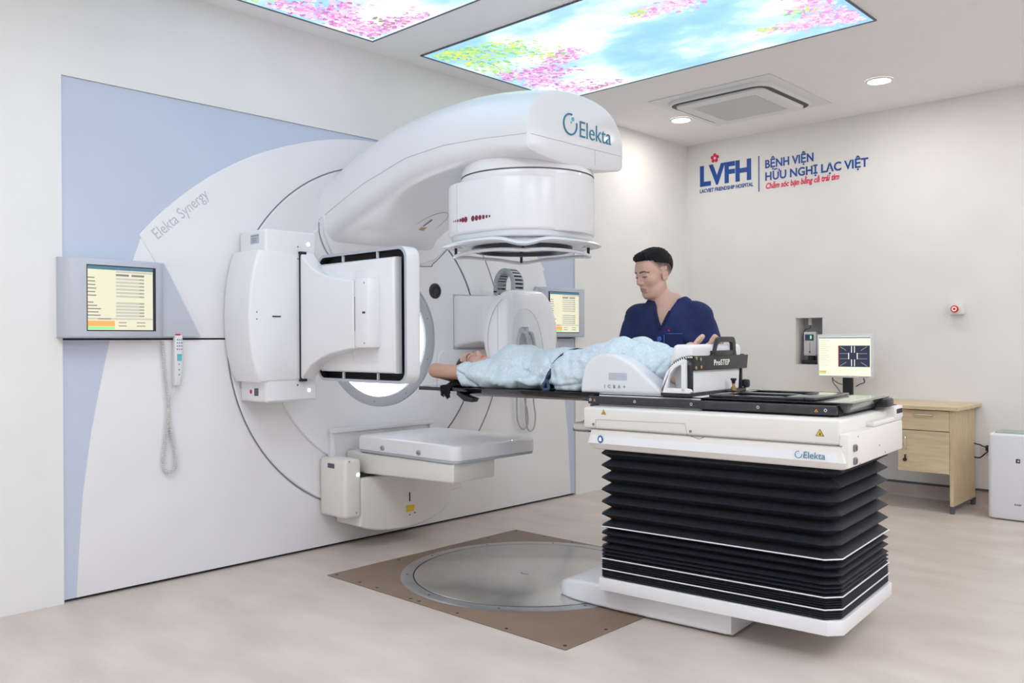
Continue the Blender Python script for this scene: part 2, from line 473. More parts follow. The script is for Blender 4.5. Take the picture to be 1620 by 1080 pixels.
# ------------------------------------------------------------------ the room
RX0, RX1, RY0, RY1 = -1.24, 5.2, -5.6, 3.56
YA, YB, ZP = -1.845, 1.915, 2.453         # recess that takes the machine's wall cladding
g = G().box(RX0 - .3, RY0 - .3, -.10, RX1 + .3, RY1 + .3, 0, 'floor'); struct(g.build('floor', smooth=False))
g = G().box(RX0 - .3, RY0 - .3, CEIL, RX1 + .3, RY1 + .3, CEIL + .12, 'ceil'); struct(g.build('ceiling', smooth=False))
g = G()
g.box(-1.40, RY0 - .2, 0, RX0, YA, CEIL, 'wall').box(-1.40, YB, 0, RX0, RY1 + .2, CEIL, 'wall')
g.box(-1.40, YA, ZP, RX0, YB, CEIL, 'wall').box(-1.40, YA, 0, -1.30, YB, ZP, 'wall')
struct(g.build('wall_left', smooth=False))
# back wall with the laser niche
NX0, NX1, NZ0, NZ1 = -.20, .03, .996, 1.383
g = G()
g.box(RX0, RY1, 0, NX0, RY1 + .25, CEIL, 'wall').box(NX1, RY1, 0, RX1, RY1 + .25, CEIL, 'wall')
g.box(NX0, RY1, 0, NX1, RY1 + .25, NZ0, 'wall').box(NX0, RY1, NZ1, NX1, RY1 + .25, CEIL, 'wall')
g.box(NX0, RY1 + .17, NZ0, NX1, RY1 + .25, NZ1, 'niche')
struct(g.build('wall_back', smooth=False))
g = G().box(RX1, RY0, 0, RX1 + .15, RY1, CEIL, 'wall'); struct(g.build('wall_right', smooth=False))
g = G().box(RX0, RY0 - .15, 0, RX1, RY0, CEIL, 'wall'); struct(g.build('wall_front', smooth=False))
g = G().prism([(3.56, 0), (3.545, .0), (3.553, .02), (3.555, .098), (3.56, .098)], 'x', RX0, RX1, 'cove')
g.box(RX0, 3.550, .098, RX1, 3.5599, .114, 'stripdark')
struct(g.build('baseboard_back', smooth=30))

# sky pictures on the ceiling
def sky_material():
    m = bpy.data.materials.new('printed_sky'); m.use_nodes = True; nt = m.node_tree; nt.nodes.clear()
    out = nd(m, 'ShaderNodeOutputMaterial'); em = nd(m, 'ShaderNodeEmission'); em.inputs[1].default_value = SKY_STRENGTH
    tc = nd(m, 'ShaderNodeTexCoord'); mp = nd(m, 'ShaderNodeMapping'); mp.inputs['Scale'].default_value = (1.0, 1.5, 1); mp.inputs['Rotation'].default_value = (0, 0, .5)
    mp.inputs['Location'].default_value = (.25, .1, 0)
    lk(m, tc.outputs['Object'], mp.inputs[0])
    n = nd(m, 'ShaderNodeTexNoise'); n.inputs['Scale'].default_value = 1.15; n.inputs['Detail'].default_value = 7; n.inputs['Roughness'].default_value = .52
    lk(m, mp.outputs[0], n.inputs['Vector'])
    r = ramp(m, n.outputs[0], [(.40, (.30, .55, .78)), (.48, (.38, .64, .82)), (.535, (.60, .80, .88)), (.60, (.84, .90, .93))])
    lk(m, r.outputs[0], em.inputs[0]); lk(m, em.outputs[0], out.inputs[0])
    return m
SKYM = sky_material()
def glow(name, c): 
    m = mat(name, (0, 0, 0), 1, emit=c, estr=SKY_STRENGTH * .69); return m
PET = [glow('petal_pink', (.93, .42, .85)), glow('petal_light', (1.0, .72, .93)), glow('petal_magenta', (.72, .25, .66)), glow('petal_white', (1, .93, .98)),
       glow('leaf_lime', (.62, .95, .30)), glow('leaf_green', (.30, .78, .32)), glow('leaf_yellow', (.90, .95, .25)), glow('branch_violet', (.20, .16, .38)), glow('leaf_olive', (.36, .38, .22))]
def sky_panel(label, x0, y0, x1, y1, clusters, twigs):
    t = thing('ceiling_sky_picture', label, 'ceiling picture', ((x0 + x1) / 2, (y0 + y1) / 2, CEIL), group=None)
    g = G().box(x0, y0, CEIL - .004, x1, y1, CEIL - .001, SKYM); g.build('luminous_print', t, smooth=False)
    b = .010; g = G()
    for a in ((x0 - b, y0 - b, x1 + b, y0), (x0 - b, y1, x1 + b, y1 + b), (x0 - b, y0, x0, y1), (x1, y0, x1 + b, y1)):
        g.box(a[0], a[1], CEIL - .008, a[2], a[3], CEIL - .0005, 'stripdark')
    g.build('edge_frame', t, smooth=False)
    g = G(); rnd = random.Random(int(x0 * 100 + y0 * 1000) + 3); q = 0
    for (cx, cy, sx, sy, n, kinds) in clusters:
        for i in range(int(n * 1.5)):
            px, py = rnd.gauss(cx, sx), rnd.gauss(cy, sy)
            if not (x0 + .03 < px < x1 - .03 and y0 + .03 < py < y1 - .03): continue
            k = rnd.choice(kinds); q += 1; z = CEIL - .005 - .0003 * (q % 9)
            if k < 4 or k == 8: s, el = rnd.uniform(.007, .021), rnd.uniform(.5, 1)
            else: s, el = rnd.uniform(.011, .026), rnd.uniform(.35, .6)
            a = rnd.uniform(0, 2 * PI); ca, sa = math.cos(a), math.sin(a); nn = 7
            pts = []
            for j in range(nn):
                w = 2 * PI * j / nn; u, v = s * math.cos(w) * (1 + .25 * math.cos(3 * w)), s * el * math.sin(w)
                pts.append((px + u * ca - v * sa, py + u * sa + v * ca, z))
            g.add(pts, [tuple(range(nn))[::-1]], PET[k])
    for tw in twigs:
        P = smoothpath([(a, b_, CEIL - .0046) for a, b_ in tw], 6)
        v = []; f = []
        for i, p in enumerate(P):
            w = .006 * (1 - .6 * i / len(P)); j = min(i + 1, len(P) - 1); dx, dy = P[j][0] - P[max(i - 1, 0)][0], P[j][1] - P[max(i - 1, 0)][1]; L = math.hypot(dx, dy) or 1
            v += [(p[0] - dy / L * w, p[1] + dx / L * w, p[2]), (p[0] + dy / L * w, p[1] - dx / L * w, p[2])]
            if i: f.append((2 * i - 2, 2 * i, 2 * i + 1, 2 * i - 1))
        g.add(v, f, PET[7])
    o = g.build('printed_blossom', t, smooth=False); o['kind'] = 'stuff'
    return t
PK = [0, 0, 1, 1, 2, 3]; GR = [4, 4, 5, 6]
sky_panel('large luminous sky picture above the couch, green leaves in one corner and blossom in another', -1.055, .20, 1.20, 1.56,
    [(-.94, .31, .07, .06, 70, GR), (-.78, .38, .10, .07, 90, GR), (-.58, .50, .09, .07, 80, GR), (-.47, .72, .05, .06, 30, GR), (-.86, .58, .09, .08, 60, GR), (-.93, .74, .06, .06, 30, GR),
     (-.97, .88, .05, .06, 70, PK), (-.84, .95, .06, .07, 80, PK), (-.72, .93, .07, .05, 60, PK), (-.50, .84, .06, .05, 70, PK), (-.36, .80, .05, .04, 50, PK), (-.62, .90, .07, .04, 50, PK),
     (-.90, 1.12, .07, .06, 110, PK), (-.80, 1.05, .06, .06, 70, PK), (-.62, 1.04, .06, .04, 50, PK), (-.80, 1.36, .08, .07, 110, PK), (-.66, 1.48, .09, .04, 80, PK + [8]),
     (.42, .57, .07, .04, 90, [0, 1, 1, 3]), (.55, .61, .06, .04, 70, [0, 1, 3, 3]), (.33, .56, .03, .02, 16, GR),
     (.78, 1.30, .05, .03, 50, [1, 1, 0, 3]), (.89, 1.36, .06, .04, 80, [1, 1, 0, 3, 3]), (1.03, 1.30, .07, .07, 130, [1, 1, 0, 3, 3]), (1.08, 1.13, .07, .08, 120, [1, 1, 0, 3]), (1.13, 1.42, .04, .07, 90, [1, 3, 0]), (.97, 1.16, .04, .03, 16, GR), (.70, 1.28, .03, .02, 10, GR)],
    [[(-1.03, .27), (-.86, .36), (-.72, .40), (-.52, .58)], [(-1.02, .90), (-.80, .93), (-.60, .88), (-.38, .78)], [(1.18, 1.50), (1.02, 1.33), (.80, 1.32)], [(-.98, .30), (-.86, .56), (-.9, .74)]])
sky_panel('luminous sky picture nearest the machine wall at the picture edge, pink blossom at its corner', -1.065, -1.54, 1.20, -.18,
    [(-1.0, -.97, .04, .04, 14, GR), (-.99, -.80, .04, .07, 80, PK), (-.92, -.74, .05, .05, 60, PK), (-.93, -.58, .06, .06, 110, PK), (-.96, -.42, .06, .07, 120, PK), (-.90, -.28, .07, .05, 120, PK + [8]), (-.74, -.26, .08, .04, 90, PK + [8]), (-.60, -.24, .05, .02, 40, PK), (-.98, -.25, .03, .03, 40, PK + [8]), (-.76, -.60, .06, .05, 60, PK), (-.80, -.90, .08, .1, 60, PK)],
    [[(-1.05, -.86), (-.93, -.79), (-.80, -.80)], [(-1.03, -.5), (-.9, -.5), (-.76, -.6)], [(-1.0, -.24), (-.85, -.28), (-.66, -.23)]])
FILLM = mat('cool_fill_panel', (.8, .8, .8), .5, emit=(.86, .92, 1.0), estr=FILL_STRENGTH)  # fill emitter for unseen panels added to raise the room brightness
for x0, y0, x1, y1, lb in ((-.10, -3.30, 1.70, -2.05, 'added fill light panel on the unseen ceiling beside the left wall, beyond the sky pictures'), (2.9, -2.7, 4.7, -1.3, 'added fill light panel on the unseen ceiling over the open floor, nearer the entrance'), (2.9, -.1, 4.7, 1.0, 'added fill light panel on the unseen ceiling right of the sky pictures')):
    t = thing('added_fill_panel', lb, 'ceiling light', ((x0 + x1) / 2, (y0 + y1) / 2, CEIL))
    G().box(x0, y0, CEIL - .006, x1, y1, CEIL - .001, FILLM).build('diffuser', t, smooth=False)
    g = G(); b = .012
    for a in ((x0 - b, y0 - b, x1 + b, y0), (x0 - b, y1, x1 + b, y1 + b), (x0 - b, y0, x0, y1), (x1, y0, x1 + b, y1)): g.box(a[0], a[1], CEIL - .008, a[2], a[3], CEIL - .0005, 'stripdark')
    g.build('edge_frame', t, smooth=False)

# recessed downlights
def downlight(i, x, y, label):
    t = thing('downlight', label, 'ceiling light', (x, y, CEIL), group=('added downlights out of view' if i > 1 else None))
    G().lathe([(.072, -.006), (.078, -.010), (.088, -.006), (.090, 0)], (x, y, CEIL - .0005), 'z', 32, 'acwhite').build('trim_ring', t)
    G().cyl((x, y, 0), .0725, CEIL - .0055, CEIL - .002, 'z', 'lamp', 32).build('diffuser', t)
    ld = bpy.data.lights.new('downlight_beam', 'AREA'); ld.shape = 'DISK'; ld.size = .15; ld.energy = DOWNLIGHT_W * (.72 if i == 0 else 1)
    ld.color = (1.0, .965, .90) if y > 1.5 else (.92, .96, 1.0)
    lo = bpy.data.objects.new('lamp', ld); COL.objects.link(lo); lo.parent = t
    lo.location = (0, 0, -.014)
DL = ['small round downlight above the back left corner, beyond the air conditioner', 'round downlight in the ceiling right of the air conditioner']
for i, (x, y) in enumerate(DOWNLIGHTS):
    downlight(i, x, y, DL[i] if i < 2 else 'added round downlight in the unseen ceiling, to brighten the room')

# ceiling cassette air conditioner
cx, cy = -.16, 2.555
t = thing('air_conditioner', 'square white ceiling cassette air conditioner with a dark air slot', 'air conditioner', (cx, cy, CEIL))
G().box(cx - .49, cy - .50, CEIL - .006, cx + .49, cy + .50, CEIL - .0005, 'acwhite', .003).build('mounting_plate', t)
G().prism(rrect(cx - .415, cy - .415, cx + .415, cy + .415, .12, 6), 'z', CEIL - .030, CEIL - .004, 'acwhite', .010, ends=(1, 0)).build('housing', t)
g = G()
a = rrect(cx - .395, cy - .395, cx + .395, cy + .395, .11, 6); b = rrect(cx - .345, cy - .345, cx + .345, cy + .345, .08, 6)
g.loft([[(p[0], p[1], CEIL - .0305) for p in a], [(p[0], p[1], CEIL - .0315) for p in b]], 'black', caps=False); g.build('air_slot', t)
G().prism(rrect(cx - .355, cy - .36, cx + .355, cy + .36, .07, 6), 'z', CEIL - .048, CEIL - .031, 'acwhite', .006, ends=(1, 0)).build('front_panel', t)
g = G()
g.box(cx - .255, cy - .255, CEIL - .0495, cx + .255, cy + .255, CEIL - .0475, 'acgrille')
for i in range(33):
    y = cy - .25 + .5 * i / 32; g.box(cx - .25, y - .003, CEIL - .053, cx + .25, y + .003, CEIL - .049, 'acwhite')
g.build('grille', t, smooth=False)

# hospital name on the back wall
t = thing('wall_logo', 'blue and red hospital name lettering with a small red flower on the back wall', 'wall sign', (-.4, 3.559, 2.5))
XD, ZD = (1, 0, 0), (0, 0, 1); YW = 3.5585
g = G().text('LVFH', .245, (-1.112, YW, 2.605), XD, ZD, 'logoblue', .001, .010, sx=.93); g.build('large_initials', t, smooth=False)
g = G().text('LACVIET FRIENDSHIP HOSPITAL', .047, (-1.107, YW, 2.538), XD, ZD, 'logoblue', .001, .0012, sx=.79); g.build('small_lettering', t, smooth=False)
g = G().box(-.530, YW - .001, 2.482, -.521, YW + .001, 2.790, 'logoblue'); g.build('divider_bar', t, smooth=False)
g = G().text('BỆNH VIỆN', .098, (-.47, YW, 2.676), XD, ZD, 'logoblue', .001, .0026, sx=.86)
g.text('HỮU NGHỊ LẠC VIỆT', .098, (-.47, YW, 2.570), XD, ZD, 'logoblue', .001, .0026, sx=.93); g.build('blue_lettering', t, smooth=False)
g = G().text('Chăm sóc bạn bằng cả trái tim', .068, (-.465, YW, 2.498), XD, ZD, 'logored', .001, .0018, sx=.735, shear=.22); g.build('red_lettering', t, smooth=False)
g = G()
for i in range(5):
    a = PI / 2 + 2 * PI * i / 5; c = (-.952 + .027 * math.cos(a), 2.835 + .027 * math.sin(a))
    pts = [(c[0] + .0165 * math.cos(q * PI / 8), YW - .001, c[1] + .0165 * math.sin(q * PI / 8)) for q in range(16)]
    g.add(pts, [tuple(range(16))], 'logored')
g.build('flower', t, smooth=False)

# emergency stop
t = thing('emergency_button', 'small white box with a red emergency push button on the back wall', 'button', (1.055, 3.56, 1.42))
G().box(1.005, 3.505, 1.382, 1.105, 3.5599, 1.462, 'acwhite', .004).build('housing', t)
G().cyl((1.052, 0, 1.422), .026, 3.486, 3.506, 'y', 'red', 24, .004).cyl((1.052, 0, 1.422), .014, 3.500, 3.508, 'y', 'red', 16).build('push_button', t)
g = G().lathe([(.010, 0), (.017, 0)], (1.052, 3.4855, 1.422), 'y', 24, 'scrwhite'); g.build('arrow_ring', t)

# alignment laser in the wall niche
t = thing('laser_projector', 'grey alignment laser box with a small green window inside the wall niche', 'laser', (-.095, 3.65, 1.0))
G().box(-.150, 3.60, 1.068, -.043, 3.68, 1.268, 'device', .008).build('housing', t)
G().box(-.135, 3.597, 1.195, -.062, 3.601, 1.245, 'scrdark').build('window', t, smooth=False)
G().box(-.092, 3.595, 1.208, -.078, 3.598, 1.236, 'scrgreen').build('green_beam_lens', t, smooth=False)
G().box(-.098, 3.598, 1.085, -.094, 3.6005, 1.18, 'seam').cyl((-.097, 0, 1.10), .006, 3.596, 3.601, 'y', 'gap', 10).build('front_seam', t)
G().box(-.165, 3.595, .998, -.02, 3.71, 1.030, 'black', .004).cyl((-.095, 3.64, 0), .03, 1.03, 1.068, 'z', 'black', 16).build('mounting_bracket', t)
g = G().cyl((-.118, 3.66, 0), .016, 1.322, 1.382, 'z', 'acwhite', 14, .003)
g.tube(smoothpath([(-.118, 3.66, 1.322), (-.115, 3.65, 1.30), (-.16, 3.65, 1.28), (-.175, 3.65, 1.22), (-.165, 3.66, 1.15), (-.15, 3.67, 1.12)]), .003, 'black', 6)
g.build('power_lead', t)

# floor plate and turntable
t = thing('floor_turntable', 'brown square metal floor plate with a round steel turntable disc under the couch', 'turntable', (0, 0, 0))
G().box(-.735, -.745, 0.0004, .861, .685, .004, 'brown', .001).build('base_plate', t)
G().lathe([(.605, .0062), (.61, .0070), (.660, .0070), (.667, .0045), (.667, .0042)], (0, 0, 0), 'z', 96, 'steelring').build('rim_ring', t)
G().lathe([(.596, .0046), (.604, .0046)], (0, 0, 0), 'z', 96, 'gap').build('rim_gap', t)
G().lathe([(0.001, .0075), (.594, .0075), (.597, .006), (.597, .0045)], (0, 0, 0), 'z', 96, 'steel').build('disc', t)
g = G().lathe([(.026, .0080), (.034, .0080)], (0.01, -.03, 0), 'z', 32, 'seam', a0=-2.6, a1=-.6); g.build('centre_mark', t)
g = G()
for p in [(-.70, -.71), (-.5, -.715), (-.36, -.715), (-.1, -.72), (-.04, -.72), (.22, -.72), (.52, -.72), (.83, -.71), (.835, -.45), (-.70, .65), (-.47, .655), (-.25, .655), (-.70, .4), (-.7, -.3)]:
    g.cyl((p[0], p[1], 0), .008, .003, .0052, 'z', 'screw', 12)
for i in range(10):
    a = 2 * PI * i / 10 + .2; g.cyl((.634 * math.cos(a), .634 * math.sin(a), 0), .006, .006, .0078, 'z', 'screw', 10)
build_each(g, 'screw', t)

# desk
t = thing('desk', 'pale oak desk with one drawer and one cupboard door against the back wall', 'desk', (.4, 3.3, 0))
G().box(-.42, 2.99, .712, 1.215, 3.555, .737, 'wood', .002).build('desk_top', t, smooth=False)
G().box(1.150, 3.03, .052, 1.172, 3.545, .712, 'woodside', .001).build('side_panel', t, smooth=False)
G().box(-.38, 3.03, .052, -.358, 3.545, .712, 'woodside', .001).build('side_panel', t, smooth=False)
G().box(.808, 3.05, .27, .826, 3.50, .712, 'woodside').box(.826, 3.05, .27, 1.150, 3.50, .285, 'wood').box(.826, 3.49, .27, 1.15, 3.50, .712, 'wood').build('cupboard_body', t, smooth=False)
o = G().box(.808, 3.030, .565, 1.148, 3.048, .705, 'wood', .001).build('drawer', t, smooth=False)
G().tube(smoothpath([(.915, 3.030, .675), (.92, 3.010, .675), (.98, 3.004, .675), (1.04, 3.010, .675), (1.045, 3.030, .675)], 5), .005, 'chrome', 8).build('handle', o)
o = G().box(.808, 3.030, .272, 1.148, 3.048, .560, 'wood', .001).build('door', t, smooth=False)
G().tube(smoothpath([(.865, 3.030, .52), (.865, 3.010, .515), (.865, 3.004, .475), (.865, 3.010, .435), (.865, 3.030, .43)], 5), .005, 'chrome', 8).build('handle', o)
G().cyl((.862, 0, .392), .009, 3.018, 3.032, 'y', 'chrome', 14).box(.856, 3.010, .350, .868, 3.016, .388, 'black', .003).cyl((.860, 0, .352), .013, 3.008, 3.016, 'y', 'black', 14).build('key', o)
for yy in (3.045, 3.52):
    G().lathe([(.012, .0), (.016, .004), (.021, .052)], (1.162, yy, 0), 'z', 16, 'footgrey', True, True).build('foot', t)
    G().lathe([(.012, .0), (.016, .004), (.021, .052)], (-.369, yy, 0), 'z', 16, 'footgrey', True, True).build('foot', t)
G().box(1.152, 3.06, .040, 1.170, 3.51, .0535, 'footgrey').build('foot_rail', t, smooth=False)

# monitor on the desk
t = thing('monitor', 'white framed computer monitor showing a black field diagram, standing on the desk', 'monitor', (.30, 3.33, .737))
rm = Matrix.Translation((.305, 3.33, 0)) @ Matrix.Rotation(.10, 4, 'Z') @ Matrix.Translation((-.305, -3.33, 0))
def bx(g, *a, **k): return g.box(*a, X=rm, **k)
bx(G(), .100, 3.315, .905, .517, 3.360, 1.243, 'framewhite', bev=.006).build('frame', t)
s_ = bx(G(), .114, 3.3135, .921, .503, 3.3155, 1.224, 'screen2').build('screen', t, smooth=False)
g = G(); bx(g, .114, 3.3120, 1.212, .503, 3.3133, 1.220, 'scrbar')
bx(g, .116, 3.3120, .945, .170, 3.3133, .957, 'scrorange'); bx(g, .116, 3.3120, .935, .170, 3.3133, .944, 'scrgreen')
bx(g, .262, 3.3120, .990, .498, 3.3133, 1.155, 'scrdark'); bx(g, .262, 3.3115, .990, .268, 3.3121, 1.155, 'scrred')
for x in (.360, .382):
    bx(g, x, 3.3108, 1.10, x + .006, 3.3118, 1.150, 'scrwhite'); bx(g, x, 3.3108, .996, x + .006, 3.3118, 1.048, 'scrwhite')
for x in (.338, .402): bx(g, x, 3.3108, 1.050, x + .007, 3.3118, 1.098, 'scrwhite')
for z in (1.052, 1.092):
    bx(g, .275, 3.3108, z, .338, 3.3118, z + .002, 'scrgrey'); bx(g, .409, 3.3108, z, .480, 3.3118, z + .002, 'scrgrey')
for z in np.arange(1.0, 1.20, .016): bx(g, .122, 3.3125, z, .122 + .05 + .04 * random.random(), 3.3133, z + .003, 'scrgrey')
for sx_, sz_ in ((1, 1), (1, -1), (-1, 1), (-1, -1)):
    g.tube([tuple(rm @ Vector((.378 + sx_ * .055, 3.3112, 1.072 + sz_ * .045))), tuple(rm @ Vector((.378 + sx_ * .10, 3.3112, 1.072 + sz_ * .075)))], .0012, 'scrgrey', 4)
g.build('picture', s_, smooth=False)
bx(G(), .282, 3.350, .74, .358, 3.385, .95, 'black', bev=.006).build('neck', t)
bx(G(), .20, 3.27, .7375, .44, 3.44, .752, 'black', bev=.006).build('stand_base', t)
g = G()
for i in range(5): g.cyl(tuple(rm @ Vector((.42 + .016 * i, 0, .913)))[:2] + (.913,), .003, 0, 0, 'y', 'gap', 6) if False else bx(g, .418 + .016 * i, 3.3135, .910, .424 + .016 * i, 3.3155, .914, 'gap')
build_each(g, 'button', t, smooth=False)
g = G()
g.tube(smoothpath([(.20, 3.37, .905), (.19, 3.38, .89), (.23, 3.38, .86), (.28, 3.38, .845)]), .003, 'black', 6)
g.tube(smoothpath([(.19, 3.37, .905), (.19, 3.39, .86), (.23, 3.39, .81), (.26, 3.40, .745)]), .003, 'black', 6)
g.tube(smoothpath([(.43, 3.38, .905), (.435, 3.39, .87), (.40, 3.39, .855), (.37, 3.385, .835)]), .004, 'black', 6)
build_each(g, 'cable', t)
tag(G().tube(smoothpath([(.60, 3.40, .740), (.62, 3.39, .775), (.66, 3.39, .795), (.69, 3.39, .78), (.70, 3.38, .741)]), .0035, 'cablewhite', 6).build('white_cable'), 'thin white cable looping up from the desk top behind the couch', 'cable')

# air purifier
t = thing('air_purifier', 'white air purifier with a grey-green lid standing on the floor beside the desk', 'air purifier', (1.57, 3.15, 0))
G().prism(rrect(1.375, 3.06, 1.755, 3.28, .035, 5), 'z', .004, .573, 'purif', .018).build('body', t)
G().prism(rrect(1.41, 3.085, 1.73, 3.265, .02, 4), 'z', .560, .582, 'purifgrey', .006, ends=(0, 1)).build('top_grille', t)
G().box(1.545, 3.0575, .385, 1.570, 3.0605, .412, 'darktext', .001).text('+', .03, (1.551, 3.057, .388), XD, ZD, 'scrwhite', .0004).build('badge', t)
G().text('SHARP', .014, (1.535, 3.0595, .105), XD, ZD, 'darktext', .0005, .0004).build('lettering', t)
# power socket and plug
t = thing('wall_socket', 'white wall socket with black plugs between desk and air purifier', 'socket', (1.25, 3.56, .42))
G().box(1.205, 3.551, .36, 1.295, 3.5599, .45, 'acwhite', .003).build('face_plate', t)
G().box(1.245, 3.515, .395, 1.285, 3.552, .435, 'black', .006).build('plug', t)
g = G(); g.tube(smoothpath([(1.26, 3.52, .42), (1.23, 3.51, .43), (1.20, 3.515, .44), (1.12, 3.53, .44), (1.05, 3.53, .36)]), .005, 'black', 6)
g.tube(smoothpath([(1.27, 3.52, .40), (1.245, 3.51, .375), (1.21, 3.51, .345), (1.15, 3.53, .34), (1.05, 3.53, .30)]), .005, 'black', 6)
build_each(g, 'power_cord', t)
# ------------------------------------------------------------------ machine wall cladding
def arcpts(cy, cz, r, a0, a1, n):
    return [(cy + r * math.cos(math.radians(a0 + (a1 - a0) * i / n)), cz + r * math.sin(math.radians(a0 + (a1 - a0) * i / n))) for i in range(n + 1)]
MY = .035
def mir(pts): return [(2 * MY - p[0], p[1]) for p in pts]
t = thing('machine_wall_cladding', 'white and grey-blue wall cladding with a large arched cover around the treatment machine', 'wall cladding', (-1.28, MY, 0))
G().box(-1.284, YA + .003, 0, -1.276, YB - .003, ZP - .004, 'gap').build('dark_backing', t, smooth=False)
G().box(-1.276, YA + .001, .014, -1.250, YB - .001, 1.222, 'greypanel').box(-1.276, YA + .001, 1.230, -1.250, YB - .001, ZP - .001, 'greypanel').build('grey_backing_panel', t, smooth=False)
left = [(-1.790, .014), (-1.775, .25), (-1.757, .499), (-1.715, .80), (-1.66, 1.08), (-1.632, 1.222)]
g = G().prism(left + mir(left)[::-1], 'x', -1.262, -1.246, 'plate', .003, ends=(0, 1))
g.build('lower_white_cover', t, smooth=30)
left = [(-1.630, 1.230), (-1.57, 1.46), (-1.48, 1.72), (-1.30, 1.85)]
G().prism(left + mir(left)[::-1], 'x', -1.262, -1.247, 'plate', .002, ends=(0, 1)).build('middle_white_cover', t, smooth=30)
big = []
for i_ in range(27):
    a_ = math.radians(141.1 + (90 - 141.1) * i_ / 26); r_ = 1.955 - .030 * min(1, i_ / 16); big.append((MY + r_ * math.cos(a_), .515 + r_ * math.sin(a_)))
tip = [(-1.487, 1.742)]
low = [(-1.18, 1.230), (-1.40, 1.60)]
half = low + big
G().prism(half + mir(half)[::-1][1:], 'x', -1.2500, -1.243, 'plate', .004, ends=(0, 1)).build('arched_cover', t, smooth=30)
Y0 = .028
g = G().lathe([(1.046, .0), (1.0535, .0)], (-1.2416, Y0, 1.228), 'x', 128, 'seam').build('seam_ring', t)
G().box(-1.2500, .1, .014, -1.2494, .104, .24, 'seam').build('joint_line', t, smooth=False)
for ys in (1,):
    o = G().text('Elekta Synergy', .082, (-1.2425, -1.395, 1.722), (0, 1, .90), (0, -.90, 1), 'label', .0008, -.0004, sx=.78); o.build('lettering', t, smooth=False)

# ------------------------------------------------------------------ wall consoles
def console(sgn, label):
    def Y(y): return sgn * (y - MY) + MY if sgn > 0 else 2 * MY - y
    t = thing('wall_console', label, 'control console', (-1.24, Y(-1.6), 1.23))
    pl = [(-1.872, 1.236), (-1.180, 1.236), (-1.372, 1.606), (-1.872, 1.606)]
    G().prism([(Y(a), b) for a, b in pl], 'x', -1.2425, -1.218, 'console', .004, ends=(0, 1)).build('back_plate', t, smooth=30)
    h = [(-1.850, 1.240), (-1.425, 1.240), (-1.395, 1.28), (-1.395, 1.598), (-1.850, 1.598)]
    g = G()
    # bulging side cover and flat face
    prof = [(-1.8720, -1.22), (-1.866, -1.175), (-1.850, -1.150), (-1.820, -1.140), (-1.43, -1.165), (-1.395, -1.19), (-1.380, -1.22)]
    pts = [(x, Y(y)) for y, x in prof]
    g.prism(pts, 'z', 1.232, 1.604, 'console', .010)
    g.build('housing', t, smooth=40)
    # screen sits on the sloping face
    y0, y1 = -1.770, -1.445
    def fx(y): return -1.140 + (-1.165 + 1.140) * (y + 1.82) / (.39) + .0015
    def face(a, b, c, d, m, lift, gg):
        v = [(fx(a) + lift, Y(a), c), (fx(b) + lift, Y(b), c), (fx(b) + lift, Y(b), d), (fx(a) + lift, Y(a), d)]
        v += [(p[0] - .001, p[1], p[2]) for p in v]
        gg.add(v, [(0, 1, 2, 3), (4, 7, 6, 5), (0, 4, 5, 1), (1, 5, 6, 2), (2, 6, 7, 3), (3, 7, 4, 0)], m)
    g = G(); face(y0 - .004, y1 + .004, 1.264, 1.573, 'black', 0, g); g.build('bezel', t, smooth=False)
    g = G(); face(y0, y1 - .012, 1.269, 1.568, 'screen', .001, g); s = g.build('screen', t, smooth=False)
    g = G()
    W = (y1 - .012) - y0
    if sgn > 0: A = lambda u: y0 + W * u
    else: A = lambda u: y1 - .012 - W * u
    def bar(u0, u1, z0, z1, m): face(min(A(u0), A(u1)), max(A(u0), A(u1)), z0, z1, m, .002, g)
    bar(0, 1, 1.552, 1.568, 'scrbar'); bar(.42, .99, 1.540, 1.549, 'scrgrey')
    rnd = random.Random(5)
    for k in range(6):
        z = 1.515 - .0165 * k; bar(.42, .86, z - .009, z + .001, 'scrgrey'); bar(.0, .05 + .08 * rnd.random(), z - .005, z, 'scrtext'); bar(.78, .86, z - .006, z - .002, 'scrtext')
    for k in range(5):
        z = 1.400 - .015 * k; bar(.42, .86, z - .009, z + .001, 'scrgrey'); bar(.0, .08 + .12 * rnd.random(), z - .005, z, 'scrtext'); bar(.78, .86, z - .006, z - .002, 'scrtext')
    bar(.42, .62, 1.524, 1.534, 'scrtext'); bar(.66, .86, 1.524, 1.534, 'scrtext')
    bar(0, 1, 1.318, 1.325, 'scrgrey'); bar(.15, .34, 1.318, 1.324, 'scrtext')
    bar(0, .40, 1.286, 1.312, 'scrorange'); bar(0, .40, 1.272, 1.284, 'scrgreen')
    for k in range(2):
        bar(.46, .58, 1.302 - .016 * k, 1.306 - .016 * k, 'scrtext'); bar(.74, .88, 1.302 - .016 * k, 1.306 - .016 * k, 'scrtext')
    g.build('screen_content', s, smooth=False)
    return t
console(1, 'grey wall console with a lit table of figures, at the left beside the arched cover')
console(-1, 'grey wall console with a yellowish screen, partly behind the imaging source on the right')

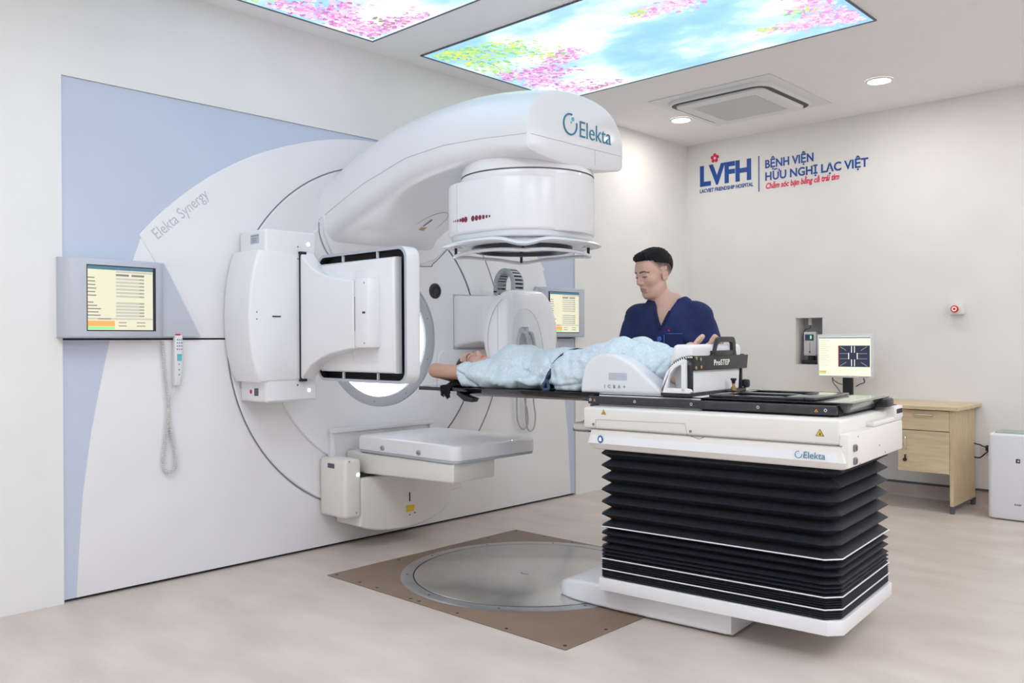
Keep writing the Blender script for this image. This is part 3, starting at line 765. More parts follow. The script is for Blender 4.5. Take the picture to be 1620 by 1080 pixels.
def coil(path, r, wire, turns, m, parent=None, name='coiled_cable', g=None):
    P = [Vector(p) for p in path]; L = [0]
    for a, b in zip(P, P[1:]): L.append(L[-1] + (b - a).length)
    n = int(turns * 8); out = []
    for i in range(n + 1):
        s = L[-1] * i / n; k = max(j for j in range(len(L)) if L[j] <= s + 1e-9); k = min(k, len(P) - 2)
        f = (s - L[k]) / max(L[k + 1] - L[k], 1e-9); p = P[k].lerp(P[k + 1], f); tdir = (P[k + 1] - P[k]).normalized()
        a = tdir.cross(Vector((1, 0, 0))); a.normalize(); b = Vector((1, 0, 0)); w = 2 * PI * i / 8
        out.append(tuple(p + a * (r * math.cos(w)) + b * (r * math.sin(w))))
    g = g or G(); g.tube(out, wire, m, 5); return g
# hand pendant with its coiled cable, left
t = thing('hand_controller', 'white hand pendant with red top button and coiled cable under the left console', 'hand controller', (-1.2, -1.31, 1.0))
g = G().prism([(-1.328, .990), (-1.300, .990), (-1.288, 1.06), (-1.283, 1.20), (-1.286, 1.244), (-1.322, 1.244), (-1.328, 1.20)], 'x', -1.235, -1.203, 'acwhite', .006); g.build('body', t)
G().cyl((-1.218, -1.304, 0), .014, 1.243, 1.252, 'z', 'red', 18, .003).build('red_button', t)
g = G(); rnd = random.Random(3)
for r_ in range(4):
    for c in range(3): g.cyl((0, -1.314 + .011 * c, 1.222 - .016 * r_), .0035, -1.2035, -1.2015, 'x', 'greytext' if (r_ + c) % 3 else 'blueicon', 8)
g.box(-1.2035, -1.316, 1.115, -1.2020, -1.292, 1.150, 'elektalight')
for z in (1.098, 1.07, 1.045): g.cyl((0, -1.306, z), .0035, -1.2035, -1.2015, 'x', 'greytext', 8)
build_each(g, 'key', t)
g = coil(smoothpath([(-1.225, -1.380, 1.220), (-1.225, -1.368, 1.05), (-1.225, -1.350, .88), (-1.225, -1.365, .72), (-1.225, -1.380, .60), (-1.225, -1.355, .555), (-1.225, -1.318, .575), (-1.225, -1.318, .65), (-1.225, -1.345, .80), (-1.225, -1.350, .88)], 8), .0075, .0028, 120, 'cablewhite')
g.tube(smoothpath([(-1.225, -1.350, .88), (-1.222, -1.335, .93), (-1.219, -1.318, .99)]), .004, 'cablewhite', 6)
g.build('coiled_cable', t)
t = thing('hanging_cable', 'grey looped cable hanging against the white cover below the right wall console', 'cable', (-1.22, 1.3, .55))
g = G().tube(smoothpath([(-1.215, 1.235, 1.23), (-1.215, 1.222, 1.0), (-1.215, 1.215, .70), (-1.215, 1.235, .60), (-1.215, 1.285, .565), (-1.215, 1.33, .60), (-1.215, 1.325, .70), (-1.215, 1.30, .80), (-1.215, 1.29, 1.23)]), .006, 'cablegrey', 7)
g.build('left_loop', t)
G().tube(smoothpath([(-1.207, 1.31, 1.23), (-1.207, 1.30, .80), (-1.207, 1.31, .60), (-1.207, 1.345, .545), (-1.207, 1.39, .57), (-1.207, 1.405, .66), (-1.207, 1.385, .80), (-1.207, 1.38, 1.23)]), .006, 'cablegrey', 7).build('right_loop', t)

# ------------------------------------------------------------------ linear accelerator
L = thing('linear_accelerator', 'large white radiotherapy machine with a curved arm and round treatment head over the couch', 'treatment machine', (-1.2, 0, .1))
ZC = 1.226
G().lathe([(1.045, .0015), (1.038, .007), (.99, .006), (.92, -.0005 + .003), (.85, .008), (.808, .016), (.803, .016)], (-1.2455, Y0, ZC + .002), 'x', 128, 'plate').build('outer_drum_ring', L)
g = G().lathe([(.803, .016), (.803, .010), (.797, .010)], (-1.2455, .02, ZC), 'x', 128, 'lightseam')
g.build('ridge_seam', L)
G().lathe([(.796, .008), (.796, .026), (.790, .032), (.425, .032), (.42, .030), (.42, .0)], (-1.2455, .012, ZC), 'x', 128, 'white').build('drum_face', L)
o = G().lathe([(.419, .022), (.415, .034), (.409, .036), (.362, .030), (.356, .026), (.356, .005)], (-1.2455, .0, 1.222), 'x', 96, 'ringgrey').build('bore_ring', L)
g = G()
for a in (-100, -62, -20, 20, 150): g.cyl((0, .0 + .388 * math.cos(math.radians(a)), 1.222 + .388 * math.sin(math.radians(a))), .005, -1.2135, -1.2105, 'x', 'seam', 8)
build_each(g, 'screw', o)
G().cyl((0, 0, 1.222), .357, -1.243, -1.238, 'x', 'boreglow', 96).build('bore_glow_disc', L)  # no lamp here: glowing disc stands in for the brightly lit bore
o = G().lathe([(.050, .0), (.050, .006), (.044, .008), (.036, .008), (.034, .003), (.022, .003), (.020, .006), (.001, .006)], (-1.2140, .432, 1.535), 'x', 40, 'black').build('round_port', L)

# gantry arm: lofted along X
st_x = [-1.255, -1.17, -1.04, -.90, -.75, -.60, -.45, -.30, -.15, 0, .15, .26, .315, .335, .342]
rings = []
for i, x in enumerate(st_x):
    zb = interp([-1.255, -1.168, -.967, -.606, -.363, .0, .123, .32, .36], [1.725, 1.82, 1.91, 2.042, 2.085, 2.098, 2.10, 2.092, 2.092], x)
    zs = interp([-1.255, -1.17, -.9, -.53, -.236, .037, .32, .36], [1.90, 1.965, 2.087, 2.18, 2.20, 2.19, 2.168, 2.168], x)
    zt = interp([-1.255, -1.15, -1.04, -.8, -.5, -.2, 0, .2, .32, .36], [2.28, 2.34, 2.392, 2.455, 2.492, 2.50, 2.485, 2.455, 2.425, 2.42], x)
    w = interp([-1.255, -1.17, -.9, -.6, .36], [.455, .415, .385, .38, .375], x)
    ins = {.315: .0, .335: .003, .342: .012}.get(x, 0.0)
    w -= ins; zt -= ins; zb += ins
    rc = min(interp([-.3, .2, .33], [.085, .05, .028], x), (zs - zb) * .8)
    ring = []
    # bottom, dipping slightly towards the middle near the nose, then rounded corners, flanks and arched top
    nb = 10
    dip = interp([-.2, .1, .32], [0, .01, .03], x)
    for k in range(nb + 1):
        y = -(w - rc) + 2 * (w - rc) * k / nb; ring.append((y, zb - dip * (1 - (y / (w - rc)) ** 2)))
    for k in range(1, 7):
        a = -PI / 2 + PI / 2 * k / 6; ring.append((w - rc + rc * math.cos(a), zb + rc + rc * math.sin(a)))
    N = 34; e = interp([-.6, .1, .34], [2.25, 2.35, 2.65], x)
    for k in range(N + 1):
        a = PI * k / N; c, s_ = math.cos(a), math.sin(a)
        ring.append((math.copysign(abs(c) ** (2 / e), c) * w, zs + (zt - zs) * s_ ** (2 / e)))
    for k in range(0, 6):
        a = PI + PI / 2 * k / 6; ring.append((-(w - rc) + rc * math.cos(a), zb + rc + rc * math.sin(a)))
    rings.append([(x, p[0], p[1]) for p in ring])
g = G().loft(rings, 'white')
arm = g.build('gantry_arm', L, smooth=38)
# seam lines of the arm (thin grooves)
def armw(x): return interp([-1.255, -1.17, -.9, -.6, .36], [.455, .415, .385, .38, .375], x)
def armzs(x): return interp([-1.255, -1.17, -.9, -.53, -.236, .037, .32, .36], [1.90, 1.965, 2.087, 2.18, 2.20, 2.19, 2.168, 2.168], x)
g = G()
for s_ in (-1, 1):
    g.tube([(x, s_ * (armw(x) + .0003), armzs(x)) for x in np.linspace(-1.24, .335, 40)], .0016, 'lightseam', 5)
g.tube([(.3425, y, 2.168) for y in np.linspace(-.352, .352, 12)], .0014, 'lightseam', 5)
g.tube([(.3425, .13, z) for z in (2.085, 2.168)], .001, 'lightseam', 4)
build_each(g, 'cover_seam', arm)
# collar where the arm joins the drum
pts = [(-.462, 1.90), (-.455, 1.82), (-.40, 1.72), (-.33, 1.69), (.33, 1.69), (.42, 1.715), (.56, 1.83)]
g = G().tube(smoothpath([(-1.2105, p[0] * 1.0, p[1]) for p in pts], 6), .0025, 'seam', 5); g.build('joint_groove', arm)
g = G().prism([(-.44, 1.95), (-.43, 1.83), (-.38, 1.725), (-.31, 1.70), (.31, 1.70), (.42, 1.735), (.57, 1.85), (.44, 1.98)], 'x', -1.235, -1.195, 'white', .012, ends=(0, 1)); g.build('joint_fairing', arm)
# small oval cover with a brown emblem on the underside
Xu = Matrix.Translation((-.955, .145, 1.9125)) @ Matrix.Rotation(math.radians(-20), 4, 'Y')
g = G().tube([tuple(Xu @ Vector((.175 * math.cos(a), .085 * math.sin(a), .0))) for a in np.linspace(0, 2 * PI, 40)[:-1]], .0015, 'lightseam', 4, closed=True)
g.add([(-.085, -.012, -.003), (-.03, -.030, -.003), (-.02, .012, -.003), (-.075, .025, -.003)], [(0, 1, 2, 3)], 'brass', Xu)
g.box(-.01, -.028, -.004, .075, -.020, -.001, 'seam', X=Xu).build('underside_hatch', arm, smooth=False)
# lettering on the nose
g = G()
o3 = Vector((.3435, -.060, 2.205))
g.text('Elekta', .118, (.3432, .000, 2.212), (0, 1, 0), (0, 0, 1), 'elekta', .0012, -.0006, sx=.93)
ringp = [(.3440, -.066 + .050 * math.cos(a), 2.262 + .050 * math.sin(a)) for a in np.linspace(math.radians(75), math.radians(375), 30)]
g.tube(ringp, .0045, 'elekta', 6)
g.cyl((0, -.045, 2.290), .010, .342, .3445, 'x', 'elektalight', 14).cyl((0, -.058, 2.272), .005, .342, .3445, 'x', 'elektalight', 10)
g.build('nose_lettering', arm, smooth=False)

# treatment head
cx, cy = -.022, -.020
H = link = G()
def rsq(c, h, r, n=10): return rrect(c[0] - h, c[1] - h, c[0] + h, c[1] + h, r, n)
neck = G().lathe([(.330, 2.13), (.335, 2.09), (.342, 2.062), (.346, 2.044)], (0, 0, 0), 'z', 72, 'white').lathe([(.345, 2.045), (.340, 2.043), (.340, 2.037), (.345, 2.035)], (0, 0, 0), 'z', 72, 'seam').lathe([(.346, 2.036), (.347, 2.0205), (.30, 2.0202)], (0, 0, 0), 'z', 72, 'white')
neck.build('head_neck', L)
g = G().prism(rsq((cx, cy), .338, .235, 12), 'z', 1.742, 2.006, 'white', .016, 4).lathe([(.20, 2.02), (.3475, 2.02), (.3475, 1.756), (.340, 1.744), (.20, 1.744)], (0, 0, 0), 'z', 96, 'white')
head = g.build('treatment_head', L, smooth=40)
G().prism(rsq((cx, cy), .322, .22, 12), 'z', 1.712, 1.744, 'pad', .012, 3, ends=(1, 0)).build('lower_step', head, smooth=40)
# vertical seam lines
g = G()
def hsurf(ang, h=.338, r=.235):
    d = (math.cos(ang), math.sin(ang)); lo_, hi_ = 0, .6
    for _ in range(30):
        m_ = (lo_ + hi_) / 2; q = (max(abs(d[0] * m_) - h + r, 0), max(abs(d[1] * m_) - h + r, 0))
        if math.hypot(*q) - r < 0 and abs(d[0] * m_) < h and abs(d[1] * m_) < h: lo_ = m_
        else: hi_ = m_
    return (cx + d[0] * lo_, cy + d[1] * lo_)
for ang in (math.radians(24), math.radians(-112)):
    p = hsurf(ang); g.tube([(p[0], p[1], z) for z in (1.755, 1.995)], .0014, 'lightseam', 4)
build_each(g, 'cover_seam', head)
# row of plum dots
import math as _m
dots = [(-116.7, .0045), (-113.7, .006), (-110.7, .007), (-107.7, .009), (-104.9, .0125), (-101.5, .0145), (-93.0, .0145), (-88.7, .0140), (-84.6, .0125), (-80.6, .0110), (-77.0, .0085), (-73.9, .0065)]
for i, (a, r) in enumerate(dots):
    p = hsurf(math.radians(a)); q = hsurf(math.radians(a + .5)); tx = Vector((q[0] - p[0], q[1] - p[1], 0)).normalized(); nx_ = Vector((tx.y, -tx.x, 0))
    z = 1.812
    pts = [tuple(Vector((p[0], p[1], z)) + nx_ * .0012 + tx * (r * .85 * math.cos(w)) + Vector((0, 0, r * math.sin(w)))) for w in np.linspace(0, 2 * PI, 15)[:-1]]
    G().add(pts, [tuple(range(14))], 'dot').build('indicator_dot', head, smooth=False)
# touch guard: upper blade, lower frame, posts and collimator disc
def guard(r0, dipz, z):
    P = []
    for k in range(64):
        a = 2 * PI * k / 64; b = (math.degrees(a) + 46.7) % 90 - 45      # corners point along the view diagonals
        r = r0 / max(math.cos(math.radians(((math.degrees(a) + 46.7) % 90) - 45)) ** .35, .5)
        dz = dipz * math.exp(-((((math.degrees(a) + 46.7 + 45) % 90) - 45) / 11) ** 2)
        P.append((cx + r * math.cos(a), cy + r * math.sin(a), z - dz))
    return P
A = guard(.372, .0, 1.700); B = guard(.300, .0, 1.700)
rr_ = []
for k in range(64):
    (x1, y1, z1), (x0, y0, z0) = A[k], B[k]; zt_ = 1.708; ang = 2 * PI * k / 64
    notch = .030 * math.exp(-((math.degrees(ang) - (360 - 46.7)) / 12) ** 2)
    z1 -= notch; rr_.append([(x0, y0, z0 + .006), ((x0 + x1) / 2, (y0 + y1) / 2, z1 + .014), (x1 - (x1 - cx) * .02, y1 - (y1 - cy) * .02, z1 + .006), (x1, y1, z1 - .004), (x1 - (x1 - cx) * .03, y1 - (y1 - cy) * .03, z1 - .013), ((x0 + x1) / 2, (y0 + y1) / 2, z1 - .010), (x0, y0, z0 - .006)])
rr_.append(rr_[0])
G().loft(rr_, 'pad', caps=False).build('touch_guard', head, smooth=50)
pts = []
for k in range(48):
    a = 2 * PI * k / 48; c = (math.degrees(a) + 46.7 + 45) % 90 - 45
    r = .300 + .055 * math.exp(-(c / 16) ** 2); pts.append((cx + r * math.cos(a), cy + r * math.sin(a), 1.655 - .012 * math.exp(-(c / 14) ** 2)))
G().tube(pts, .009, 'pad', 8, closed=True).build('lower_guard_frame', head, smooth=50)
for a in (-46.7, -46.7 + 90, -46.7 - 90, 133.3):
    r = .345; x, y = cx + r * math.cos(math.radians(a)), cy + r * math.sin(math.radians(a))
    G().cyl((x, y, 0), .0075, 1.643, 1.690, 'z', 'black', 10).build('spacer_post', head)
G().lathe([(.325, 1.714), (.325, 1.700), (.305, 1.690), (.262, 1.690)], (cx, cy, 0), 'z', 64, 'pad').build('lower_flange', head)
G().lathe([(.262, 1.692), (.262, 1.676), (.252, 1.668), (.225, 1.668), (.218, 1.682), (.001, 1.684)], (cx, cy, 0), 'z', 64, 'rail').build('collimator_disc', head)
G().cyl((cx, cy, 0), .205, 1.679, 1.683, 'z', 'carbon', 48).box(cx + .05, cy - .10, 1.668, cx + .11, cy - .06, 1.684, 'rail', .003).box(cx - .08, cy - .13, 1.672, cx - .02, cy - .10, 1.683, 'elektalight').build('collimator_window', head)

# ---- detector arm on the left (flat panel seen from behind)
K = G()
K.prism([(-1.235, .892), (-.985, .892), (-.975, .902), (-.975, 1.788), (-.985, 1.798), (-1.235, 1.798)], 'y', -.950, -.640, 'white', .014)
det = K.build('detector_arm', L, smooth=40)
outer = [(-.985, 1.0), (-1.012, 1.06), (-1.032, 1.14), (-1.045, 1.24), (-1.049, 1.34), (-1.043, 1.45), (-1.030, 1.55), (-1.010, 1.63), (-.990, 1.685)]
G().prism([(-.735, 1.0)] + [(-.735, 1.685)] + outer[::-1], 'x', -1.235, -.968, 'white', .016).build('bulged_cover', det, smooth=40)
G().box(-.974, -.7535, .996, -.954, -.715, 1.690, 'gap').build('slot', det, smooth=False)
g = G()
g.box(-.9685, -.915, 1.337, -.9660, -.865, 1.345, 'darktext', .001)
for y, z in ((-1.005, 1.362), (-1.005, 1.326), (-.760, 1.65), (-.750, 1.40), (-.750, 1.2), (-.750, 1.05)): g.cyl((0, y, z), .004, -.9685, -.9665, 'x', 'seam', 8)
g.cyl((0, -.755, 1.716), .0045, -.9755, -.973, 'x', 'seam', 8).cyl((0, -.762, .977), .0055, -.9755, -.973, 'x', 'seam', 8)
build_each(g, 'screw_cover', det)
for z in (1.733, .947): G().cyl((0, -.690, z), .0095, -.9755, -.9725, 'x', 'led', 16).build('indicator_light', det)
g = G(); g.box(-1.12, -.9505, 1.725, -1.035, -.9493, 1.775, 'label'); g.box(-1.115, -.9512, 1.765, -1.04, -.9504, 1.768, 'greytext')
for k in range(3): g.box(-1.112, -.9512, 1.752 - .009 * k, -1.06, -.9504, 1.755 - .009 * k, 'greytext')
g.box(-1.09, -.9512, .925, -1.05, -.9493, .965, 'footgrey').cyl((-1.125, 0, .945), .012, -.9512, -.9493, 'y', 'red', 14)
g.build('type_label', det, smooth=False)
# flared carrier
front = [(-.965, 1.685), (-.915, 1.64), (-.86, 1.60), (-.78, 1.565), (-.69, 1.540), (-.56, 1.520), (-.49, 1.512)]
flare = front + [(x, 2.686 - z) for x, z in front[::-1]]
G().prism(flare, 'y', -.752, -.660, 'white', .010, 3).build('flared_carrier', det, smooth=35)
o = G().box(-.483, -.752, 1.176, -.375, -.660, 1.520, 'white', .012).build('carrier_end_block', det)
g = G(); g.box(-.415, -.7535, 1.345, -.393, -.7515, 1.355, 'darktext')
for z in (1.495, 1.20): g.cyl((-.400, 0, z), .004, -.7535, -.7515, 'y', 'seam', 8)
build_each(g, 'screw_cover', o)
G().box(-.4875, -.745, 1.26, -.4835, -.67, 1.43, 'gap').build('dark_gap', det, smooth=False)
# panel housing inside its frame
g = G().prism([(-.90, 1.050), (-.272, 1.050), (-.272, 1.622), (-.90, 1.622)], 'y', -.672, -.622, 'white', .018, ends=(1, 0)); pan = g.build('detector_panel', det, smooth=40)
g = G().box(-.87, -.6745, 1.10, -.60, -.6715, 1.57, 'foam', .002).box(-.575, -.6745, 1.10, -.385, -.6715, 1.57, 'foam', .002); build_each(g, 'recessed_field', pan)
ro = rrect(-.94, 1.000, -.195, 1.672, .060, 7); ri = rrect(-.925, 1.015, -.212, 1.657, .048, 7)
g = G(); n = len(ro)
for q0, q1, y0_, y1_, m_ in ((ro, ro, -.655, -.590, 'white'), (ri, ri, -.590, -.655, 'gap')):
    v = [(p[0], y0_, p[1]) for p in q0] + [(p[0], y1_, p[1]) for p in q1]; g.add(v, [(i, (i + 1) % n, n + (i + 1) % n, n + i) for i in range(n)], m_)
v = [(p[0], -.655, p[1]) for p in ro] + [(p[0], -.655, p[1]) for p in ri]; g.add(v, [(i, (i + 1) % n, n + (i + 1) % n, n + i) for i in range(n)], 'ringgrey')
g.prism(ro, 'y', -.590, -.565, 'white', .012, ends=(0, 1)); g.prism(ri, 'y', -.600, -.588, 'gap')
fr = g.build('panel_frame', det, smooth=40)
g = G()
for x in (-.72, -.43):
    for z0 in (1.624, 1.016): g.box(x, -.654, z0, x + .005, -.640, z0 + .033, 'foam')
build_each(g, 'white_clip', fr, smooth=False)

# ---- imaging panel below (flat slab on an arm)
B_ = G()
B_.box(-1.235, -.452, .205, -.985, -.335, .540, 'cream', .022, 3)
base = B_.build('lower_imager', L, smooth=40)
pr = [(-.34, .150), (-.30, .130), (-.22, .108), (-.12, .095), (0, .090), (.10, .094), (.20, .112), (.29, .145), (.36, .190), (.365, .265), (.455, .270), (.455, .425), (-.34, .425)]
G().prism(pr, 'x', -1.235, -.990, 'cream', .014).build('base_housing', base, smooth=35)
G().box(-1.235, -.332, .424, -1.02, .30, .445, 'gap').build('dark_gap', base, smooth=False)
g = G().box(-1.150, -.4528, .485, -1.085, -.4510, .512, 'footgrey').cyl((0, -.37, .470), .001, -.99, -.985, 'x', 'gap', 6)
for y, z in ((-.375, .235), (-.42, .53), (.02, .165), (.06, .172)): g.cyl((0, y, z), .0045, -.989, -.984, 'x', 'seam', 8)
g.box(-.9895, .018, .245, -.987, .025, .300, 'darktext')
build_each(g, 'screw_cover', base)
G().box(-.9895, -.005, .185, -.9872, .055, .222, 'yellow').build('laser_warning_label', base, smooth=False)
G().cyl((0, -.362, .450), .011, -.986, -.983, 'x', 'led', 16).build('indicator_light', base)
g = G(); w = .03
g.box(-1.2145, -.405, .44, -1.186, -.375, .6715, 'white').box(-1.2145, -.406, .6715, -1.185, .386, .700, 'white', .005).box(-1.2145, .358, .44, -1.186, .385, .6715, 'white')
g.box(-1.2145, -.38, .44, -1.205, .365, .675, 'white').build('backing_frame', base)
beam = [(-1.19, .440), (-.275, .468), (-.265, .48), (-.265, .570), (-1.19, .565)]
G().prism(beam, 'y', -.292, .020, 'cream', .012).build('support_beam', base, smooth=40)
slab = G().prism(rrect(-1.085, -.305, -.232, .330, .055, 6), 'z', .585, .664, 'white', .018, 4, ends=(.3, 1)).build('imaging_slab', base, smooth=40)
G().prism(rrect(-1.078, -.300, -.236, .324, .052, 6), 'z', .570, .588, 'ringgrey', .004).build('rim', slab, smooth=40)
for x in (-.83, -.52):
    G().cyl((x, 0, .610), .014, -.315, -.303, 'y', 'steelring', 16, .002).cyl((x, 0, .610), .006, -.317, -.314, 'y', 'seam', 8).build('knob', slab)

# ---- imaging source on the right
rings = []
lv = [(.985, -.93, 1.01, .02), (1.0, -.945, 1.025, 0), (1.07, -.98, 1.06, 0), (1.16, -1.015, 1.09, 0), (1.24, -1.028, 1.094, 0), (1.32, -1.018, 1.085, 0), (1.40, -.985, 1.062, 0), (1.46, -.94, 1.030, 0), (1.50, -.885, .992, .004), (1.52, -.87, .98, .014), (1.530, -.86, .97, .035), (1.533, -.85, .96, .06)]
for z, xa, yb, ins in lv:
    rings.append([(p[0], p[1], z) for p in rrect(xa + ins, .642 + ins, -.690 - ins, yb - ins, max(.085 - ins, .02), 8)])
src = G().loft(rings, 'white').build('imaging_source', L, smooth=45)
ap = [(.655, .99), (.655, 1.30), (.668, 1.375), (.69, 1.405), (.73, 1.412), (.77, 1.405), (.81, 1.38), (.85, 1.33), (.885, 1.25), (.905, 1.15), (.915, .99)]
def facex(y): return -.690 - (.085 - math.sqrt(max(.085 ** 2 - max(.727 - y, 0) ** 2, 0)))
yy = np.linspace(.655, .915, 24); top = np.interp(yy, [p[0] for p in ap[1:]], [p[1] for p in ap[1:]])
v = []; f = []
for i, y in enumerate(yy):
    for k in range(9):
        z = .99 + (top[i] - .99) * k / 8
        v.append((facex(y) + .0016, y, z))
for i in range(23):
    for k in range(8): a_ = i * 9 + k; f.append((a_, a_ + 9, a_ + 10, a_ + 1))
g = G().add(v, f, 'pad'); g.build('arched_recess', src, smooth=60)
pth = [(facex(y) + .002, y, t_) for y, t_ in zip(yy, top)]
G().tube(pth, .0035, 'foam', 6).build('recess_rim', src)
ip = [(.672, 1.02), (.664, 1.10), (.668, 1.21), (.690, 1.292), (.752, 1.292), (.785, 1.22), (.792, 1.10), (.775, 1.02)]
G().prism(ip, 'x', -.700, -.681, 'ringgrey', .004, ends=(0, 1)).build('insert_plate', src, smooth=40)
g = G().box(-.6815, .690, 1.289, -.6795, .752, 1.293, 'seam').box(-.6815, .722, 1.262, -.6795, .724, 1.292, 'seam').build('insert_edge', src, smooth=False)
for y in (.705, .755):
    pth = [(-.683, y, 1.255), (-.655, y + .002, 1.250), (-.640, y + .006, 1.19), (-.640, y + .006, 1.12), (-.655, y + .002, 1.05), (-.683, y, 1.03)]
    G().tube(smoothpath(pth, 6), .012, 'ringgrey', 10).build('handle', src)
G().prism([(1.060, 1.02), (1.090, 1.08), (1.102, 1.15), (1.101, 1.24), (1.085, 1.31), (1.072, 1.24), (1.064, 1.15)], 'x', -.80, -.735, 'ringgrey', .004).build('side_strip', src, smooth=40)
g = G().tube(smoothpath([(x, .6405, z) for x, z in [(-.885, 1.02), (-.925, 1.12), (-.935, 1.23), (-.915, 1.33), (-.865, 1.42), (-.80, 1.475)]], 5), .0013, 'lightseam', 4)
g.tube([(-.845, .6405, z) for z in (1.02, 1.44)], .0010, 'lightseam', 4); build_each(g, 'cover_seam', src)
# mount between drum and source
g = G()
rings = []
for x, y0_, y1_, z0_, z1_ in ((-1.215, .60, 1.02, 1.162, 1.512), (-1.17, .61, 1.01, 1.18, 1.508), (-1.10, .70, 1.0, 1.20, 1.507), (-1.0, .72, .99, 1.19, 1.505), (-.90, .70, .97, 1.18, 1.50)):
    rings.append([(x, a, b) for a, b in rrect(y0_, z0_, y1_, z1_, .022, 4)])
g.loft(rings, 'white'); g.build('source_mount', src, smooth=50)
g = G().box(-1.2155, .594, 1.150, -1.2120, 1.03, 1.520, 'lightseam'); g.build('mount_gap', src, smooth=False)
G().prism(rrect(.44, .86, 1.02, 1.150, .07, 6), 'x', -1.2150, -1.195, 'white', .010, ends=(0, 1)).build('lower_base_plate', src, smooth=40)
# energy chain
cp = []
for a in np.linspace(0, PI, 13): cp.append((-.945 - .080 * math.cos(a), 1.580 + .080 * math.sin(a) * 1.15))
cp = [(-1.025, 1.47), (-1.027, 1.53)] + cp + [(-.865, 1.53), (-.865, 1.48)]
P = smoothpath([(x, .85, z) for x, z in cp], 4)
ch = G(); dk = G()
Ls = [0]
for a, b in zip(P, P[1:]): Ls.append(Ls[-1] + (Vector(b) - Vector(a)).length)
NL = 20
links_ = []
for i in range(NL):
    s_ = Ls[-1] * (i + .5) / NL; k = max(j for j in range(len(Ls)) if Ls[j] <= s_); k = min(k, len(P) - 2)
    p = Vector(P[k]); d = (Vector(P[k + 1]) - p).normalized(); ang = math.atan2(d.z, d.x)
    Xm = Matrix.Translation(p) @ Matrix.Rotation(-ang, 4, 'Y'); hl = Ls[-1] / NL * .5
    g = G()
    g.box(-hl * 1.15, -.045, -.017, hl * 1.15, -.037, .017, 'chain', .002, X=Xm).box(-hl * 1.15, .037, -.017, hl * 1.15, .045, .017, 'chain', .002, X=Xm)
    g.box(-hl * .55, -.04, .012, hl * .55, .04, .017, 'chain', X=Xm).box(-hl * .55, -.04, -.017, hl * .55, .04, -.012, 'chain', X=Xm)
    g.box(-hl * 1.0, -.036, -.010, hl * 1.0, .036, .010, 'gap', X=Xm)
    links_.append(g)
g = G()
chain_root = links_[0].build('cable_chain', L, smooth=False)
for q in links_[1:]: q.build('chain_link', chain_root, smooth=False)
# ------------------------------------------------------------------ treatment couch (built along its own axis, turned five degrees)
CO = thing('treatment_couch', 'white treatment couch with black table top and black pleated bellows on a low foot', 'treatment couch', tuple(LF @ Vector((1.15, 0, 0.008))), math.radians(5))
def ce(g, name, parent=None, smooth=35): return build_each(g, name, parent or CO, LF, smooth)
def cb(g, name, parent=None, smooth=35): return g.build(name, parent or CO, frame=LF, smooth=smooth)
# foot: profile along the length, rounded nose
g = G()
rings = []
for x, w, h in ((.348, .20, .035), (.357, .225, .060), (.380, .25, .080), (.44, .272, .098), (.52, .288, .108), (.64, .296, .114), (.70, .30, .116), (1.22, .30, .116), (1.245, .294, .113)):
    rings.append([(x, a, b) for a, b in rrect(-w, .008, w, h, .016, 4)])
g.loft(rings, 'white'); foot = cb(g, 'foot', smooth=50)
g = G().cyl((.56, -.19, 0), .009, .107, .1115, 'z', 'screw', 12); cb(g, 'bolt', foot)
# cantilevered skirt plate
ch = lambda x0, x1, h, c: [(x0 + c * .5, -h), (x1 - c, -h), (x1, -h + c), (x1, h - c), (x1 - c, h), (x0 + c * .5, h), (x0, h - c), (x0, -h + c)]
cb(G().prism(ch(.640, 1.700, .368, .045), 'z', .112, .166, 'white', .003), 'skirt_plate', smooth=30)
# bellows
zs = [.166]; ins = [.010]
def fold(z0, z1, n, d):
    for i in range(n):
        zs.append(z0 + (z1 - z0) * (i + .5) / n); ins.append(d)
        zs.append(z0 + (z1 - z0) * (i + 1) / n); ins.append(.0)
fold(.166, .206, 5, .006); fold(.206, .252, 5, .008); fold(.252, .300, 3, .014); fold(.300, .392, 3, .030); fold(.392, .712, 6, .044)
zs.append(.735); ins.append(.030)
rings = [[(a, b, z) for a, b in offset_poly(ch(.648, 1.692, .362, .05), i)] for z, i in zip(zs, ins)]
bel = cb(G().loft(rings, 'bellows'), 'bellows', smooth=20)
for z in (.206, .252, .392):
    P = [(a, b, z) for a, b in offset_poly(ch(.648, 1.692, .362, .05), -.001)]
    cb(G().tube(P, .0028, 'foam', 5, closed=True), 'white_trim_line', bel)
# body cover: upper block and flared lower skirt
up = cb(G().box(.585, -.372, .818, 1.705, .372, .912, 'cream', .012, 3), 'upper_cover', smooth=35)
rings = []
def plan(x0, x1, h, c=.012): return rrect(x0, -h, x1, h, c, 3)
for z, x0, x1, h in ((.730, .640, 1.715, .366), (.734, .632, 1.722, .372), (.757, .612, 1.728, .384), (.800, .622, 1.716, .374), (.818, .622, 1.712, .371)):
    rings.append([(a, b, z) for a, b in plan(x0, x1, h)])
low = cb(G().loft(rings, 'cream'), 'lower_cover', smooth=25)
g = G(); g.box(.622, -.3745, .8165, 1.712, -.3715, .8185, 'seam'); cb(g, 'cover_joint', low, False)
# access flap outline and screws on the near side
g = G()
def sl(pts, m='lightseam', r=.0014): g.tube([(x, -.3728, z) for x, z in pts], r, m, 4)
sl([(.652, .822), (.652, .858), (.665, .860), (1.085, .866), (1.092, .822)])
sl([(1.092, .820), (1.15, .806), (1.17, .818)], 'seam')
g.cyl((.640, 0, .838), .006, -.3745, -.3715, 'y', 'seam', 10).cyl((1.108, 0, .835), .006, -.3745, -.3715, 'y', 'seam', 10)
cb(g, 'access_flap', up)
